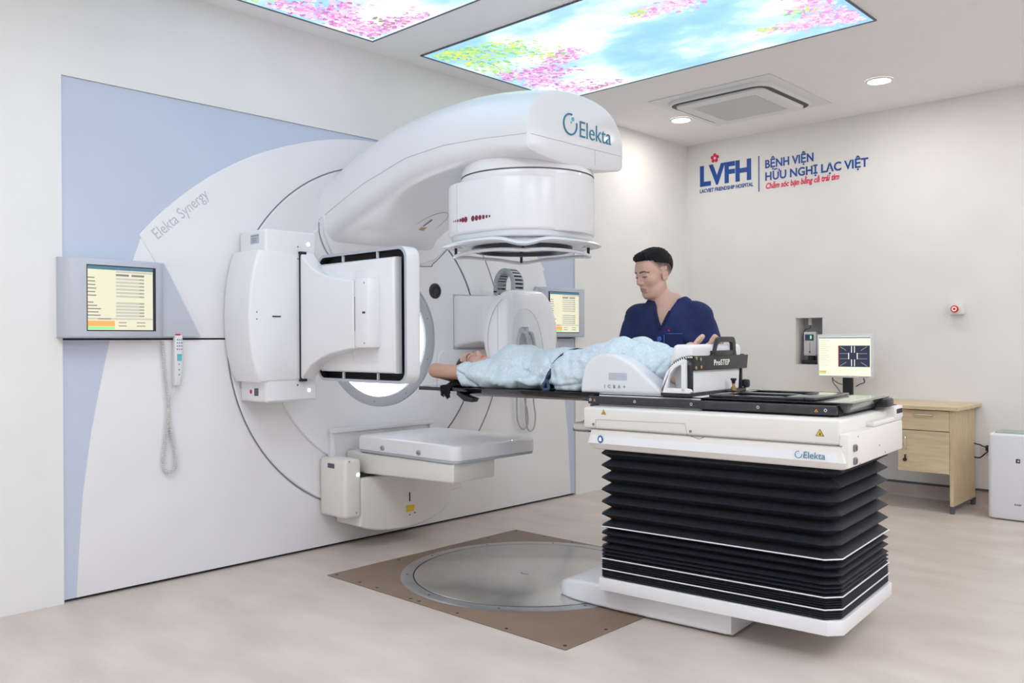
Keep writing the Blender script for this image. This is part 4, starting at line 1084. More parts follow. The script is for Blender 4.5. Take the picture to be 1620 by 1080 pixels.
# bright polished strip of the lower skirt carries maker's lettering
g = G()
v = [(.632, -.3838, .759), (1.700, -.3838, .759), (1.695, -.3768, .7925), (.640, -.3768, .7925)]
g.add(v, [(0, 1, 2, 3)], 'foam'); cb(g, 'front_strip', low, False)
sn = Vector((0, -.98, -.18)).normalized()
g = G().text('Elekta', .036, (1.572, -.3862, .766), (1, 0, 0), (0, .2, 1), 'elekta', .0006, -.0002, sx=.95)
g.tube([(1.555 + .0125 * math.cos(a), -.3845, .7775 + .0125 * math.sin(a)) for a in np.linspace(math.radians(75), math.radians(375), 24)], .0013, 'elekta', 5)
cb(g, 'side_lettering', low, False)
g = G(); c = (.683, -.3840, .776)
g.add([(c[0] + .014 * math.cos(a), c[1] - .0005, c[2] + .017 * math.sin(a)) for a in np.linspace(0, 2 * PI, 25)[:-1]], [tuple(range(24))], 'blueicon')
g.add([(c[0] + x, c[1] - .0015, c[2] + z) for x, z in ((-.007, -.008), (.006, -.008), (.006, .004), (.001, .010), (-.004, .008), (-.007, .002))], [tuple(range(6))], 'scrwhite')
cb(g, 'manual_symbol', low, False)
def warn(g, x, z, s, y=-.3735, m='yellow'):
    g.add([(x - s, y, z), (x + s, y, z), (x, y, z + 1.7 * s)], [(0, 1, 2)], 'darktext')
    g.add([(x - s * .78, y - .0008, z + s * .13), (x + s * .78, y - .0008, z + s * .13), (x, y - .0008, z + 1.45 * s)], [(0, 1, 2)], m)
    g.add([(x - s * .22, y - .0014, z + s * .3), (x + s * .3, y - .0014, z + s * .3), (x + s * .05, y - .0014, z + s * .95)], [(0, 1, 2)], 'darktext')
g = G(); warn(g, .693, .884, .013); cb(g, 'warning_label', up, False)
g = G(); warn(g, 1.632, .850, .016); cb(g, 'warning_label', up, False)
# foot end: stepped ledge with handle pocket, sockets
g = G().box(1.700, -.372, .735, 1.735, .372, .862, 'cream', .008).box(1.56, -.05, .86, 1.735, .372, .885, 'cream', .010).box(1.60, .24, .87, 1.738, .372, .925, 'cream', .008)
end = cb(g, 'end_cover', smooth=35)
cb(G().box(1.7385, .265, .893, 1.7395, .355, .912, 'gap').box(1.60, .262, .9255, 1.72, .35, .9265, 'gap'), 'handle_pocket', end, False)
g = G()
for z in (.800, .752):
    g.box(1.7345, -.322, z - .006, 1.744, -.292, z + .020, 'seam', .004).box(1.7435, -.317, z - .001, 1.7455, -.297, z + .015, 'footgrey', .001)
ce(g, 'socket', end)
g = G()
for y, z in ((-.26, .845), (.02, .785), (-.24, .742), (.1, .75)): g.cyl((0, y, z), .003, 1.7345, 1.7365, 'x', 'seam', 6)
ce(g, 'screw', end)
# table carriage, rails
cb(G().box(.60, -.262, .905, 1.10, .262, .968, 'foam', .002), 'white_carriage', smooth=30)
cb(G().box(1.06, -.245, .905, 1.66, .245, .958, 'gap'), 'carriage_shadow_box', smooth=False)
cb(G().box(.545, -.255, .905, .64, .255, .918, 'footgrey', .004), 'front_bearing', smooth=30)
for s_, nm in ((-1, ''), (1, '')):
    y0_, y1_ = (-.287, -.262) if s_ < 0 else (.262, .287)
    rl = cb(G().box(.556, y0_, .921, 1.664, y1_, .956, 'rail', .003), 'side_rail')
    if s_ < 0:
        g = G()
        for x in (.57, .80, 1.07, 1.36, 1.625): g.cyl((x, 0, .939), .0065, -.2895, -.2865, 'y', 'chrome', 14).cyl((x, 0, .939), .003, -.2902, -.289, 'y', 'gap', 8)
        ce(g, 'rail_screw', rl)
        g = G(); warn(g, .592, .931, .009, -.2878, 'orange'); cb(g, 'warning_label', rl, False)
        g = G(); warn(g, 1.590, .929, .010, -.2878, 'orange'); cb(g, 'warning_label', rl, False)
# black table top with bevelled sides and thin head extension
def toprings(xa, xb, w, zt, zb, fl):
    return [[(a, b, z) for a, b in rrect(xa + i, -w + i, xb - i * .6, w - i, .02, 4)] for z, i in ((zb, fl), (zb + (zt - zb) * .6, fl * .25), (zt - .002, 0), (zt, .002))]
top = cb(G().loft(toprings(-.28, 1.715, .265, .9665, .926, .055), 'carbon'), 'table_top', smooth=40)
rings = [[(a, b, z) for a, b in rrect(-.560, -.262 , -.20, .262, .03, 4)] for z in (.948, .9665)]
cb(G().loft(rings, 'carbon'), 'head_extension', top, 40)
g = G().prism([(-.215, .900), (-.165, .896), (-.150, .915), (-.215, .930), (-.265, .950), (-.265, .930), (-.235, .912)], 'y', -.268, -.215, 'black', .005); cb(g, 'clamp', top)
# tray with slots near the foot end
fr_ = G()
z0, z1 = .9675, .978
for a in ((1.12, -.225, 1.52, -.185), (1.12, .185, 1.52, .225), (1.12, -.022, 1.48, .022), (1.43, -.215, 1.56, .215), (1.12, -.215, 1.17, .215)):
    fr_.box(a[0], a[1], z0, a[2], a[3], z1, 'carbon', .002)
cb(fr_, 'slotted_tray', top, 30)
cb(G().box(1.575, -.245, .9664, 1.695, .245, .9672, 'mirror'), 'glossy_end_panel', top, False)
cb(G().box(1.66, .14, .925, 1.735, .24, .962, 'black', .010), 'end_knob', top)
# side controller on a bracket, near the head end of the body
ctrl = cb(G().prism([(.335, -.500 + .42), (.55, -.49 + .42), (.57, .02), (.55, .10), (.335, .09), (.325, .03)], 'z', .770, .808, 'cream', .012), 'side_controller', smooth=45)
cb(G().prism([(.322, -.065), (.42, -.075), (.42, .085), (.322, .085)], 'z', .762, .782, 'seam', .004), 'grip', ctrl)
g = G()
for x in (.36, .375, .39, .41, .47): g.cyl((x, -.02, 0), .006, .807, .814, 'z', 'footgrey', 10)
ce(g, 'button', ctrl)
cb(G().cyl((0, 0, .79), .028, .54, .600, 'x', 'cream', 20, .004), 'pivot', ctrl)

# ------------------------------------------------------------------ knee support cushion
KS = thing('knee_support', 'moulded white and pale blue knee cushion under the patient with a grey label', 'knee cushion', tuple(LF @ Vector((.71, 0, .9675))), math.radians(5))
F = Field((.47, -.285, .955), (.96, .285, 1.18), .005)
px = np.array([.50, .505, .52, .54, .565, .60, .64, .69, .73, .78, .825, .86, .89, .91, .921]); pz = np.array([.99, 1.04, 1.085, 1.115, 1.135, 1.147, 1.150, 1.142, 1.127, 1.098, 1.063, 1.035, 1.012, .995, .975])
def cush(X, Y, Z):
    zt = np.interp(X, px, pz).astype(np.float32)
    gz = np.gradient(pz, px); sl_ = np.interp(X, px, gz)
    d = (Z - zt) / np.sqrt(1 + np.minimum(sl_ ** 2, 9))
    d = np.maximum(d, .4985 - X); d = np.maximum(d, X - .920); d = np.maximum(d, .9685 - Z)
    q = np.abs(Y) - .262
    r = .014; a_ = np.maximum(d + r, 0); b_ = np.maximum(q + r, 0)
    return (np.sqrt(a_ ** 2 + b_ ** 2) + np.minimum(np.maximum(d + r, q + r), 0) - r).astype(np.float32)
F.fun(cush, 'u')
for s_ in (-1, 1):
    F.cap((.48, s_ * .10, 1.12), (.63, s_ * .10, 1.175), .075, .072, .02, 's'); F.cap((.63, s_ * .10, 1.175), (.95, s_ * .10, 1.06), .072, .06, .02, 's')
F.build('cushion_body', 'pad', KS, LF)
G().prism(rrect(.652, 1.030, .746, 1.062, .005, 3), 'y', -.2636, -.2615, 'label', .0005).build('blank_label', KS, frame=LF)
G().text('I C B A +', .021, (.628, -.2632, .993), XD, ZD, 'greytext', .0006, .0005, spacing=1.35).build('lettering', KS, frame=LF, smooth=False)

# ------------------------------------------------------------------ foot support
FS = thing('foot_support', 'white foot rest with black handled end bar and curved scale on the table top', 'foot rest', tuple(LF @ Vector((1.0, 0, .968))), math.radians(5))
def fb(g, name, parent=None, smooth=35): return g.build(name, parent or FS, frame=LF, smooth=smooth)
F = Field((.90, -.29, .96), (1.12, .29, 1.25), .0042)
F.rbox((1.005, 0, 1.06), (.045, .225, .070), .012)
F.rbox((1.012, 0, 1.150), (.045, .258, .038), .020, .01)
F.cap((.950, -.235, 1.06), (.985, -.24, 1.155), .012, .016, .02)
for s_ in (-1, 1):
    c = -.075 if s_ < 0 else .115
    F.cap((.90, c, 1.05), (.955, c, 1.12), .050, .048, .012, 's'); F.cap((.955, c, 1.12), (1.0, c, 1.24), .046, .030, .012, 's')
F.build('foam_block', 'foam', FS, LF)
fb(G().prism([(-.255, .9825), (.222, .9825), (.232, 1.078), (-.250, 1.078)], 'x', 1.040, 1.058, 'foam', .003), 'end_box')
Y_ = [(-.256, 1.078), (.292, 1.074), (.312, 1.134), (.168, 1.137), (.158, 1.150), (.156, 1.200), (.138, 1.219), (-.010, 1.219), (-.032, 1.205), (-.046, 1.185), (-.062, 1.160), (-.080, 1.144), (-.100, 1.139), (-.256, 1.140)]
bar = fb(G().prism([(-.262, 1.078), (.285, 1.074), (.300, 1.137), (-.262, 1.140)], 'x', 1.058, 1.072, 'black', .002), 'end_bar')
hs = []
for (x0, x1) in ((1.058, 1.072),):
    g = G()
    lo_ = [(-.098, 1.138), (-.062, 1.150), (-.046, 1.185), (-.028, 1.212), (-.006, 1.221), (.060, 1.221), (.128, 1.221), (.148, 1.214), (.158, 1.195), (.160, 1.160), (.168, 1.137)]
    li_ = [(-.060, 1.138), (-.044, 1.158), (-.034, 1.180), (-.020, 1.193), (-.004, 1.197), (.060, 1.197), (.110, 1.197), (.122, 1.192), (.127, 1.180), (.128, 1.160), (.130, 1.137)]
    n = len(lo_); v = [(x1, p[0], p[1]) for p in lo_] + [(x1, p[0], p[1]) for p in li_] + [(x0, p[0], p[1]) for p in lo_] + [(x0, p[0], p[1]) for p in li_]; f = []
    for i in range(n - 1):
        f += [(i, i + 1, n + i + 1, n + i)[::-1], (2 * n + i, 2 * n + i + 1, 3 * n + i + 1, 3 * n + i), (i, i + 1, 2 * n + i + 1, 2 * n + i), (n + i, n + i + 1, 3 * n + i + 1, 3 * n + i)[::-1]]
    g.add(v, f, 'black'); g.box(x0, -.080, 1.130, x1, .150, 1.160, 'black', .004)
    fb(g, 'handle')
G_ = G().text('ProSTEP', .036, (1.0724, -.073, 1.0955), (0, 1, 0), (0, 0, 1), 'scrwhite', .0004, -.0002, sx=1.22, spacing=1.06); fb(G_, 'bar_lettering', bar, False)
g = G()
for y, z in ((-.245, 1.130), (-.248, 1.090), (-.205, 1.125), (-.200, 1.092)): g.cyl((0, y, z), .0075, 1.071, 1.0755, 'x', 'brass', 10)
build_each(g, 'brass_screw', bar, LF)
for s_ in (-1, 1):
    ya, yb = (s_ * .284, s_ * .264); cx_, cz_ = 1.045, .995
    ao = [(.932, .9825), (.934, 1.015), (.9415, 1.048), (.9555, 1.076), (.976, 1.098), (1.002, 1.115), (1.028, 1.126), (1.040, 1.124), (1.042, 1.106)]
    ai = [(1.026, 1.103), (1.010, 1.100), (.990, 1.087), (.973, 1.069), (.963, 1.045), (.959, 1.02)]
    br = fb(G().prism(ao + [(1.026, 1.103)] + ai[1:] + [(.955, .998), (.932, .998)], 'y', ya, yb, 'foam', .002), 'angle_bracket')
    fb(G().prism([(.932, .9825), (1.060, .9825), (1.068, .990), (1.060, 1.0), (1.045, 1.003), (.94, 1.003)], 'y', ya, yb, 'foam', .002), 'bracket_base', br)
    fb(G().prism([(1.022, .99), (1.040, .99), (1.042, 1.115), (1.022, 1.115)], 'y', ya, yb, 'foam', .002), 'bracket_upright', br)
    so = [(.926, 1.0), (.930, 1.032), (.940, 1.064), (.957, 1.094), (.982, 1.117), (1.012, 1.133), (1.045, 1.141), (1.068, 1.141)]
    si = [(1.068, 1.112), (1.045, 1.120), (1.018, 1.116), (.992, 1.102), (.969, 1.082), (.953, 1.056), (.944, 1.028), (.940, 1.0)]
    sc = fb(G().prism(so + si, 'y', s_ * .264, s_ * .258, 'black', .001), 'angle_scale')
    fb(G().box(1.040, sorted((s_ * .262, s_ * .245))[0], .985, 1.060, sorted((s_ * .262, s_ * .245))[1], 1.10, 'black', .002), 'corner_post', sc)
    if s_ < 0:
        g = G(); S_ = smoothpath([(p[0], -.2845, p[1]) for p in so[2:]], 3)
        for p, q in zip(S_, S_[1:]):
            d_ = Vector((q[0] - p[0], 0, q[2] - p[2])).normalized(); n_ = Vector((-d_.z, 0, d_.x)) * -1 if False else Vector((d_.z, 0, -d_.x))
            a_ = Vector((p[0], -.2645, p[2])) + n_ * .003; b_ = a_ + n_ * .007; w_ = d_ * .0022
            g.add([tuple(a_ - w_), tuple(a_ + w_), tuple(b_ + w_), tuple(b_ - w_)], [(0, 1, 2, 3)], 'scrwhite')
        fb(g, 'scale_marks', sc, False)
fb(G().lathe([(.001, 1.034), (.013, 1.034), (.014, 1.028), (.009, 1.021), (.007, 1.010)], (1.093, .085, 0), 'z', 16, 'black').lathe([(.007, 1.010), (.007, .998), (.012, .994), (.012, .972)], (1.093, .085, 0), 'z', 16, 'brass', cap1=True), 'locking_knob')
fb(G().box(.925, -.284, .9685, 1.068, .284, .9825, 'black', .002).box(1.06, .055, .9685, 1.112, .115, .980, 'black', .002), 'base_plate')
fb(G().box(1.050, .262, .9825, 1.085, .298, 1.022, 'black', .010), 'rear_clamp')
# ------------------------------------------------------------------ people
def skin_material(name, base, rough=.5):
    m = mat(name, base, rough); b = m.node_tree.nodes['Principled BSDF']
    b.inputs['Subsurface Weight'].default_value = .08; b.inputs['Subsurface Radius'].default_value = (.012, .005, .003); b.inputs['Subsurface Scale'].default_value = .5
    a = nd(m, 'ShaderNodeVertexColor'); a.layer_name = 'tint'; mx = nd(m, 'ShaderNodeMix', data_type='RGBA', blend_type='MULTIPLY'); mx.inputs[0].default_value = 1
    mx.inputs[6].default_value = (*base, 1); lk(m, a.outputs[0], mx.inputs[7]); lk(m, mx.outputs[2], b.inputs['Base Color'])
    return m
M['skin_m'] = skin_material('skin_doctor', (.66, .42, .33)); M['skin_f'] = skin_material('skin_patient', (.70, .45, .34))
M['hair'] = sub_noise('black_hair', (.004, .004, .006), (.010, .009, .011), 60, rough=.62, stretch=(1, 6, 1), spec=.2)
M['navy'] = sub_noise('navy_scrub_cotton', (.007, .016, .085), (.011, .024, .115), 8, rough=.85, bump=.25, bscale=500)
M['navydark'] = sub_noise('navy_seam', (.004, .009, .05), (.006, .012, .06), 8, rough=.9)
M['gown'] = sub_noise('pale_blue_gown_cotton', (.60, .72, .79), (.70, .81, .87), 110, rough=.9, lo=.40, hi=.60, bump=.2, bscale=600)
M['gowntrim'] = mat('navy_gown_trim', (.04, .075, .13), .9)
M['shoe'] = mat('dark_shoe', (.03, .03, .035), .5)

def head_prims(F, HM, s=1.0, female=False):
    R = np.array(HM.to_3x3())
    def P(p): return tuple(HM @ (Vector(p) * s))
    def E(c, r, k=.02, op='u', R2=None):
        F.ell(P(c), tuple(x * s for x in r), k * s, op, R if R2 is None else R @ np.array(R2))
    def C(a, b, ra, rb=None, k=.015, op='u'): F.cap(P(a), P(b), ra * s, (rb if rb is not None else ra) * s, k * s, op)
    jw = .9 if female else 1.0
    E((-.018, 0, .038), (.098, .076, .083))
    E((.030, 0, -.020), (.064, .060 * jw, .082), .03)
    E((.022, 0, -.078), (.054, .052 * jw, .034), .03)
    C((.066, -.010, -.104), (.066, .010, -.104), .014, .014, .022)
    C((-.01, .052 * jw, -.055), (.045, .030 * jw, -.098), .014, .014, .03); C((-.01, -.052 * jw, -.055), (.045, -.030 * jw, -.098), .014, .014, .03)
    for y in (-1, 1): E((.056, y * .040, -.022), (.026, .022, .020), .025)
    C((.080, -.030, .026), (.080, .030, .026), .011, .011, .022)
    E((.058, 0, .055), (.036, .050, .040), .03)
    for y in (-1, 1): E((.098, y * .032, .002), (.016, .017, .012), .012, 's')
    for y in (-1, 1): E((.077, y * .0315, .000), (.0155, .0165, .0125), .003)
    for y in (-1, 1): C((.088, y * .018, .009), (.083, y * .047, .006), .0035, .003, .005)
    C((.090, 0, .010), (.110, 0, -.026), .0065, .0100, .012)
    for y in (-1, 1): E((.100, y * .0125, -.032), (.011, .0085, .0075), .006)
    C((.086, 0, -.045), (.084, 0, -.052), .012, .012, .014)
    C((.0825, -.022, -.0620), (.0825, .022, -.0620), .0056, .0056, .006); C((.088, -.009, -.0605), (.088, .009, -.0605), .0050, .0050, .006)
    C((.081, -.018, -.0735), (.081, .018, -.0735), .0068, .0068, .006); C((.0855, -.007, -.074), (.0855, .007, -.074), .0058, .0058, .006)
    C((.094, -.021, -.0675), (.094, .021, -.0675), .0026, .0022, .002, 's')
    for y in (-1, 1):
        rt = Matrix.Rotation(y * math.radians(-22), 3, 'Z') @ Matrix.Rotation(math.radians(-10), 3, 'Y')
        E((-.010, y * .080, -.012), (.018, .0075, .029), .006, 'u', np.array(rt)); E((-.005, y * .0865, -.010), (.010, .0055, .017), .004, 's', np.array(rt)); E((-.006, y * .078, -.030), (.009, .006, .009), .005)
def head_tint(V, HM, s, lips, stub=0):
    I = np.array(HM.inverted()); Q = (V @ I[:3, :3].T + I[:3, 3]) / s
    x, y, z = Q.T; c = np.ones((len(V), 3))
    def mixc(w, col): 
        w = np.clip(w, 0, 1)[:, None]; c[:] = c * (1 - w) + np.array(col) * w
    front = x > .05
    lm = (((y / .027) ** 2 + ((z + .0675) / .0105) ** 2) < 1) & (x > .078); mixc(lm * .85, lips)
    ck = np.exp(-(((np.abs(y) - .042) / .018) ** 2 + ((z + .025) / .02) ** 2)) * (x > .03); mixc(ck * .35, (1.05, .80, .78))
    ay = np.abs(y); bz = .0255 + .10 * (ay - .012) - 3.2 * np.maximum(ay - .034, 0) ** 2 * 10
    bm_ = (ay > .010) & (ay < .052) & (np.abs(z - bz) < .0042) & (x > .055) & (np.linalg.norm(Q, axis=1) < .2); mixc(bm_ * .9, (.10, .08, .08))
    em = (ay > .017) & (ay < .047) & (np.abs(z - (.0005 - .0)) < .0030) & (x > .06) & (x < .1); mixc(em * .95, (.05, .04, .05))
    if stub:
        w = ((z > .02) | ((x < -.03) & (z > -.055))) & (z < .2); 
        w2 = np.clip((z - .055 + .5 * np.clip(.04 - x, -.01, .05)) / .03, 0, 1) * (np.linalg.norm(Q, axis=1) < .16)
        hz = .006 + np.clip(-.015 - x, 0, .2) * -.9 + np.clip(x - .012, 0, .1) * 1.4; wst = np.clip((z - hz) / .045, 0, 1) * np.clip((.062 - x) / .012, 0, 1) * (np.linalg.norm(Q, axis=1) < .17)
        sid = (wst > 2) & ((x < .045) & (x > -.2) & (z > .018) & (np.linalg.norm(Q, axis=1) < .17)) | ((x < -.025) & (z > -.060) & (np.linalg.norm(Q, axis=1) < .17))
        ear = (ay > .073) & (z < .035) & (x > -.035)
        mixc(np.where(ear, 0, wst) * .95, (.10, .095, .11))
    return c
def hand_prims(F, w, d, nrm, side, s=1.0, curl=.3):
    """w wrist, d finger direction, nrm back-of-hand normal, side = direction of the thumb"""
    w, d, nrm, side = (Vector(q) for q in (w, d, nrm, side)); d.normalize(); nrm.normalize(); side.normalize()
    F.cap(w, w + d * .03 * s, .024 * s, .026 * s, .02)
    for i in range(4):
        o = (1.5 - i) * .0185 * s
        a = w + d * .022 * s + side * o * .7; b = w + d * .085 * s + side * o
        F.cap(a, b, .0135 * s, .0115 * s, .010 * s)
    ln = (.070, .078, .072, .056)
    for i in range(4):
        o = (1.5 - i) * .0195 * s; sp = (1.5 - i) * .06
        p0 = w + d * .088 * s + side * o; dd = (d + side * sp).normalized(); ang = .15 + curl * .5
        p = p0; L_ = ln[i] * s
        for q, fr in enumerate((.45, .30, .25)):
            a_ = ang + curl * q * .9; nd_ = (dd * math.cos(a_) - nrm * math.sin(a_)).normalized(); p2 = p + nd_ * L_ * fr
            F.cap(p, p2, (.0088 - .0007 * q) * s, (.0082 - .0007 * q) * s, .0025); p = p2
    p = w + d * .018 * s + side * .022 * s; p1 = p + (d * .6 + side * .8 - nrm * .2).normalized() * .036 * s; p2 = p1 + (d * .9 + side * .35 - nrm * .3).normalized() * .030 * s; p3 = p2 + (d - nrm * .4).normalized() * .024 * s
    F.cap(p, p1, .0135 * s, .011 * s, .012); F.cap(p1, p2, .0105 * s, .0095 * s, .003); F.cap(p2, p3, .0095 * s, .008 * s, .003)

# ---- radiographer standing behind the couch
T0 = LF @ Vector((.478, .625, 0)); fd = Vector((.29, -.957, 0)); DM = Matrix.Translation(T0) @ Matrix.Rotation(math.atan2(fd.y, fd.x), 4, 'Z')
DR = thing('person', 'young man with short black hair in a navy scrub suit standing behind the couch', 'person', tuple(T0), math.atan2(fd.y, fd.x))
hw = DM.inverted() @ (LF @ Vector((.408, .60, 1.565)))
HM = Matrix.Translation(hw) @ Matrix.Rotation(math.radians(-35), 4, 'Z') @ Matrix.Rotation(math.radians(12), 4, 'Y')
SH = 1.03
wr = {}
def doc_body(F, e=0.0, parts='all', k=.03):
    F.ell((0, 0, .95), (.112 + e, .165 + e, .14 + e), k); F.ell((0, 0, 1.08), (.100 + e, .148 + e, .15 + e), k + .02)
    F.ell((.005, 0, 1.235), (.112 + e, .168 + e, .165 + e), k + .02)
    F.cap((-.015, -.145, 1.328), (-.015, .145, 1.328), .058 + e, None, .04)
    for y in (-1, 1): F.cap((-.02, y * .13, 1.348), (-.02, y * .035, 1.420), .042 + e * .6, .044 + e * .4, .03)
def doc_arm(F, e, y, upto=3):
    sh = Vector((-.01, y * .172, 1.318)); el = Vector((-.025, y * .228, 1.095)); wrst = Vector((.215, y * .155, 1.030))
    F.cap(sh, el if upto > 1 else sh.lerp(el, .92), .056 + e, .043 + e * (1.0 if upto > 1 else 1.9), .035)
    if upto > 1: F.cap(el, wrst, .041 + e, .026 + e, .02)
    return wrst
F = Field((-.20, -.36, -.01), (.44, .36, 1.76), .0042)
doc_body(F); F.cap((-.022, 0, 1.36), hw + Vector((-.022, .006, -.075)), .060, .055, .03)
head_prims(F, HM, SH)
for y in (-1, 1):
    w_ = doc_arm(F, 0, y); d_ = Vector((.95, -y * .25, -.22)); hand_prims(F, w_, d_, (.22, 0, .97), (0, -y, 0), .95, .25)
    F.cap((0, y * .085, .92), (.012, y * .10, .50), .085, .056, .04); F.cap((.012, y * .10, .50), (-.01, y * .10, .09), .056, .038, .02); F.cap((-.03, y * .10, .06), (.10, y * .115, .045), .035, .030, .02)
F.build('body', 'skin_m', DR, DM, colfn=lambda V: head_tint(V, HM, SH, (.74, .50, .50), 1))
# hair
F = Field(tuple(hw - Vector((.17, .17, .14))), tuple(hw + Vector((.17, .17, .20))), .0035)
R_ = np.array(HM.to_3x3())
def HP(p): return tuple(HM @ (Vector(p) * SH))
F.ell(HP((-.022, 0, .050)), (.101 * SH, .079 * SH, .088 * SH), .0, 'u', R_)
F.ell(HP((.000, 0, .102)), (.088 * SH, .062 * SH, .036 * SH), .02, 'u', R_)
F.cap(HP((.062, -.038, .100)), HP((.066, .036, .108)), .019, .020, .02); F.cap(HP((.075, -.03, .098)), HP((.086, .022, .102)), .012, .012, .014)
I_ = np.array(HM.inverted())
def hloc(X, Y, Z): return [(I_[r, 0] * X + I_[r, 1] * Y + I_[r, 2] * Z + I_[r, 3]) / SH for r in range(3)]
def hcut(X, Y, Z):
    x, y, z = hloc(X, Y, Z)
    hl = np.where(x > .03, .078 + 0 * x, np.where(x > -.06, .066 + (x - .03) * .25, .0435 + (x + .06) * 1.7))
    return ((hl - z) * .8).astype(np.float32)
F.fun(hcut, 'i')
def strands(X, Y, Z):
    x, y, z = hloc(X, Y, Z); return (.0016 * np.sin(y * 420 + 9 * np.sin(x * 40)) * (z > .07) + .0010 * np.sin(x * 300 + y * 500)).astype(np.float32)
F.fun(strands, 'a')
F.build('hair', 'hair', DR, DM)
# scrub top with V neck
F = Field((-.24, -.36, .76), (.24, .36, 1.50), .0042)
doc_body(F, .016); F.ell((.0, 0, .92), (.150, .190, .16), .05)
for y in (-1, 1): doc_arm(F, .020, y, 1)
def top_shape(X, Y, Z):
    dn = .012 * np.exp(-((Z - 1.05) / .12) ** 2) * np.sin(Y * 40 + Z * 16) * .35 + .0035 * np.sin(Z * 60 + Y * 35 + 3 * np.sin(Y * 12)) * np.exp(-((np.abs(Y) - .15) / .05) ** 2) + .003 * np.sin(Y * 55 - Z * 30) * (Z < 1.2)
    cr = lambda ph_, w_: (1 - np.abs(np.sin(ph_))) ** 3 * w_
    dn = dn + cr(13 * Y + 9 * Z + 4 * X, .007) * (Z < 1.36) + cr(22 * (np.abs(Y) - .17) - 6 * Z, .006) * (np.abs(Y) > .12)
    return (dn - .004).astype(np.float32)
F.fun(top_shape, 'a')
F.fun(lambda X, Y, Z: (.80 - Z + 0 * X + 0 * Y).astype(np.float32), 'i')
vt = 1.270
def vneck(X, Y, Z):   # negative inside the opening
    w = np.abs(Y - .0) - (Z - vt) * .40
    return np.maximum(w * .9, -.02 - X).astype(np.float32)
F.fun(vneck, 's')
F.fun(lambda X, Y, Z: (np.sqrt((X + .022) ** 2 + (Y * .88) ** 2) - .062 - np.maximum(Z - 1.40, 0) * .5 + np.maximum(1.40 - Z, 0) * 3).astype(np.float32), 's')
topo = F.build('scrub_top', 'navy', DR, DM, relax=2)
# neckline band, pocket, badge
def chest_x(y, z, e=.018):
    best = -.2
    for c, r in (((0, 0, 1.08), (.100, .148, .15)), ((.005, 0, 1.235), (.112, .168, .165))):
        q = 1 - (y / (r[1] + e)) ** 2 - ((z - c[2]) / (r[2] + e)) ** 2
        if q > 0: best = max(best, c[0] + (r[0] + e) * math.sqrt(q))
    q = 1 - ((z - 1.352) / (.060 + e)) ** 2
    if abs(y) < .15 and q > 0: best = max(best, -.015 + (.060 + e) * math.sqrt(q))
    return best
g = G()
for s_ in (-1, 1):
    P = [(chest_x(s_ * .40 * (z - vt), z, .024), s_ * (.40 * (z - vt) + .004), z) for z in np.linspace(vt - .004, 1.36, 12)]
    g.tube(P, .0055, 'navydark', 6)
g.build('neckline_band', topo, frame=DM)
g = G(); pk = []
for i in range(7):
    for j in range(6):
        y = .030 + .085 * i / 6; z = 1.155 + .085 * j / 5; pk.append((chest_x(y, z, .026), y, z))
g.add(pk, [(i * 6 + j, (i + 1) * 6 + j, (i + 1) * 6 + j + 1, i * 6 + j + 1) for i in range(6) for j in range(5)], 'navy')
g.tube([(chest_x(.030 + .085 * i / 6, 1.24, .028), .030 + .085 * i / 6, 1.24) for i in range(7)], .0025, 'blueicon', 5)
g.build('chest_pocket', topo, frame=DM, smooth=True)
g = G().cyl((chest_x(.022, 1.165, .026), .022, 1.165), .014, -.003, .004, 'x', 'blueicon', 20) if False else G().lathe([(.001, .006), (.012, .005), (.014, .0)], (chest_x(-.005, 1.212, .026), -.005, 1.212), 'x', 20, 'blueicon')
g.box(chest_x(.022, 1.215, .026), .020, 1.19, chest_x(.022, 1.215, .026) + .005, .024, 1.235, 'blueicon')
g.build('badge_reel', topo, frame=DM)
g = G().box(chest_x(.05, 1.256, .024), .040, 1.252, chest_x(.05, 1.256, .024) + .004, .050, 1.261, 'red', .001).build('red_emblem', topo, frame=DM)
F = Field((-.20, -.26, .06), (.20, .26, .96), .006)
F.ell((0, 0, .90), (.132, .18, .12), .03)
for y in (-1, 1): F.cap((0, y * .088, .88), (.012, y * .10, .50), .102, .078, .03); F.cap((.012, y * .10, .50), (-.008, y * .10, .085), .078, .066, .02)
F.fun(lambda X, Y, Z: (.004 * np.sin(Z * 45 + X * 30)).astype(np.float32) + 0 * Y, 'a')
F.build('trousers', 'navy', DR, DM)
for y in (-1, 1):
    F = Field((-.13, y * .11 - .09, -.006), (.20, y * .11 + .09, .13), .005)
    F.cap((-.045, y * .10, .045), (.11, y * .115, .038), .047, .044, .03); F.cap((-.04, y * .10, .09), (-.03, y * .10, .05), .046, .046, .03)
    F.fun(lambda X, Y, Z: (.003 - Z + 0 * X + 0 * Y).astype(np.float32), 'i'); F.build('shoe', 'shoe', DR, DM)

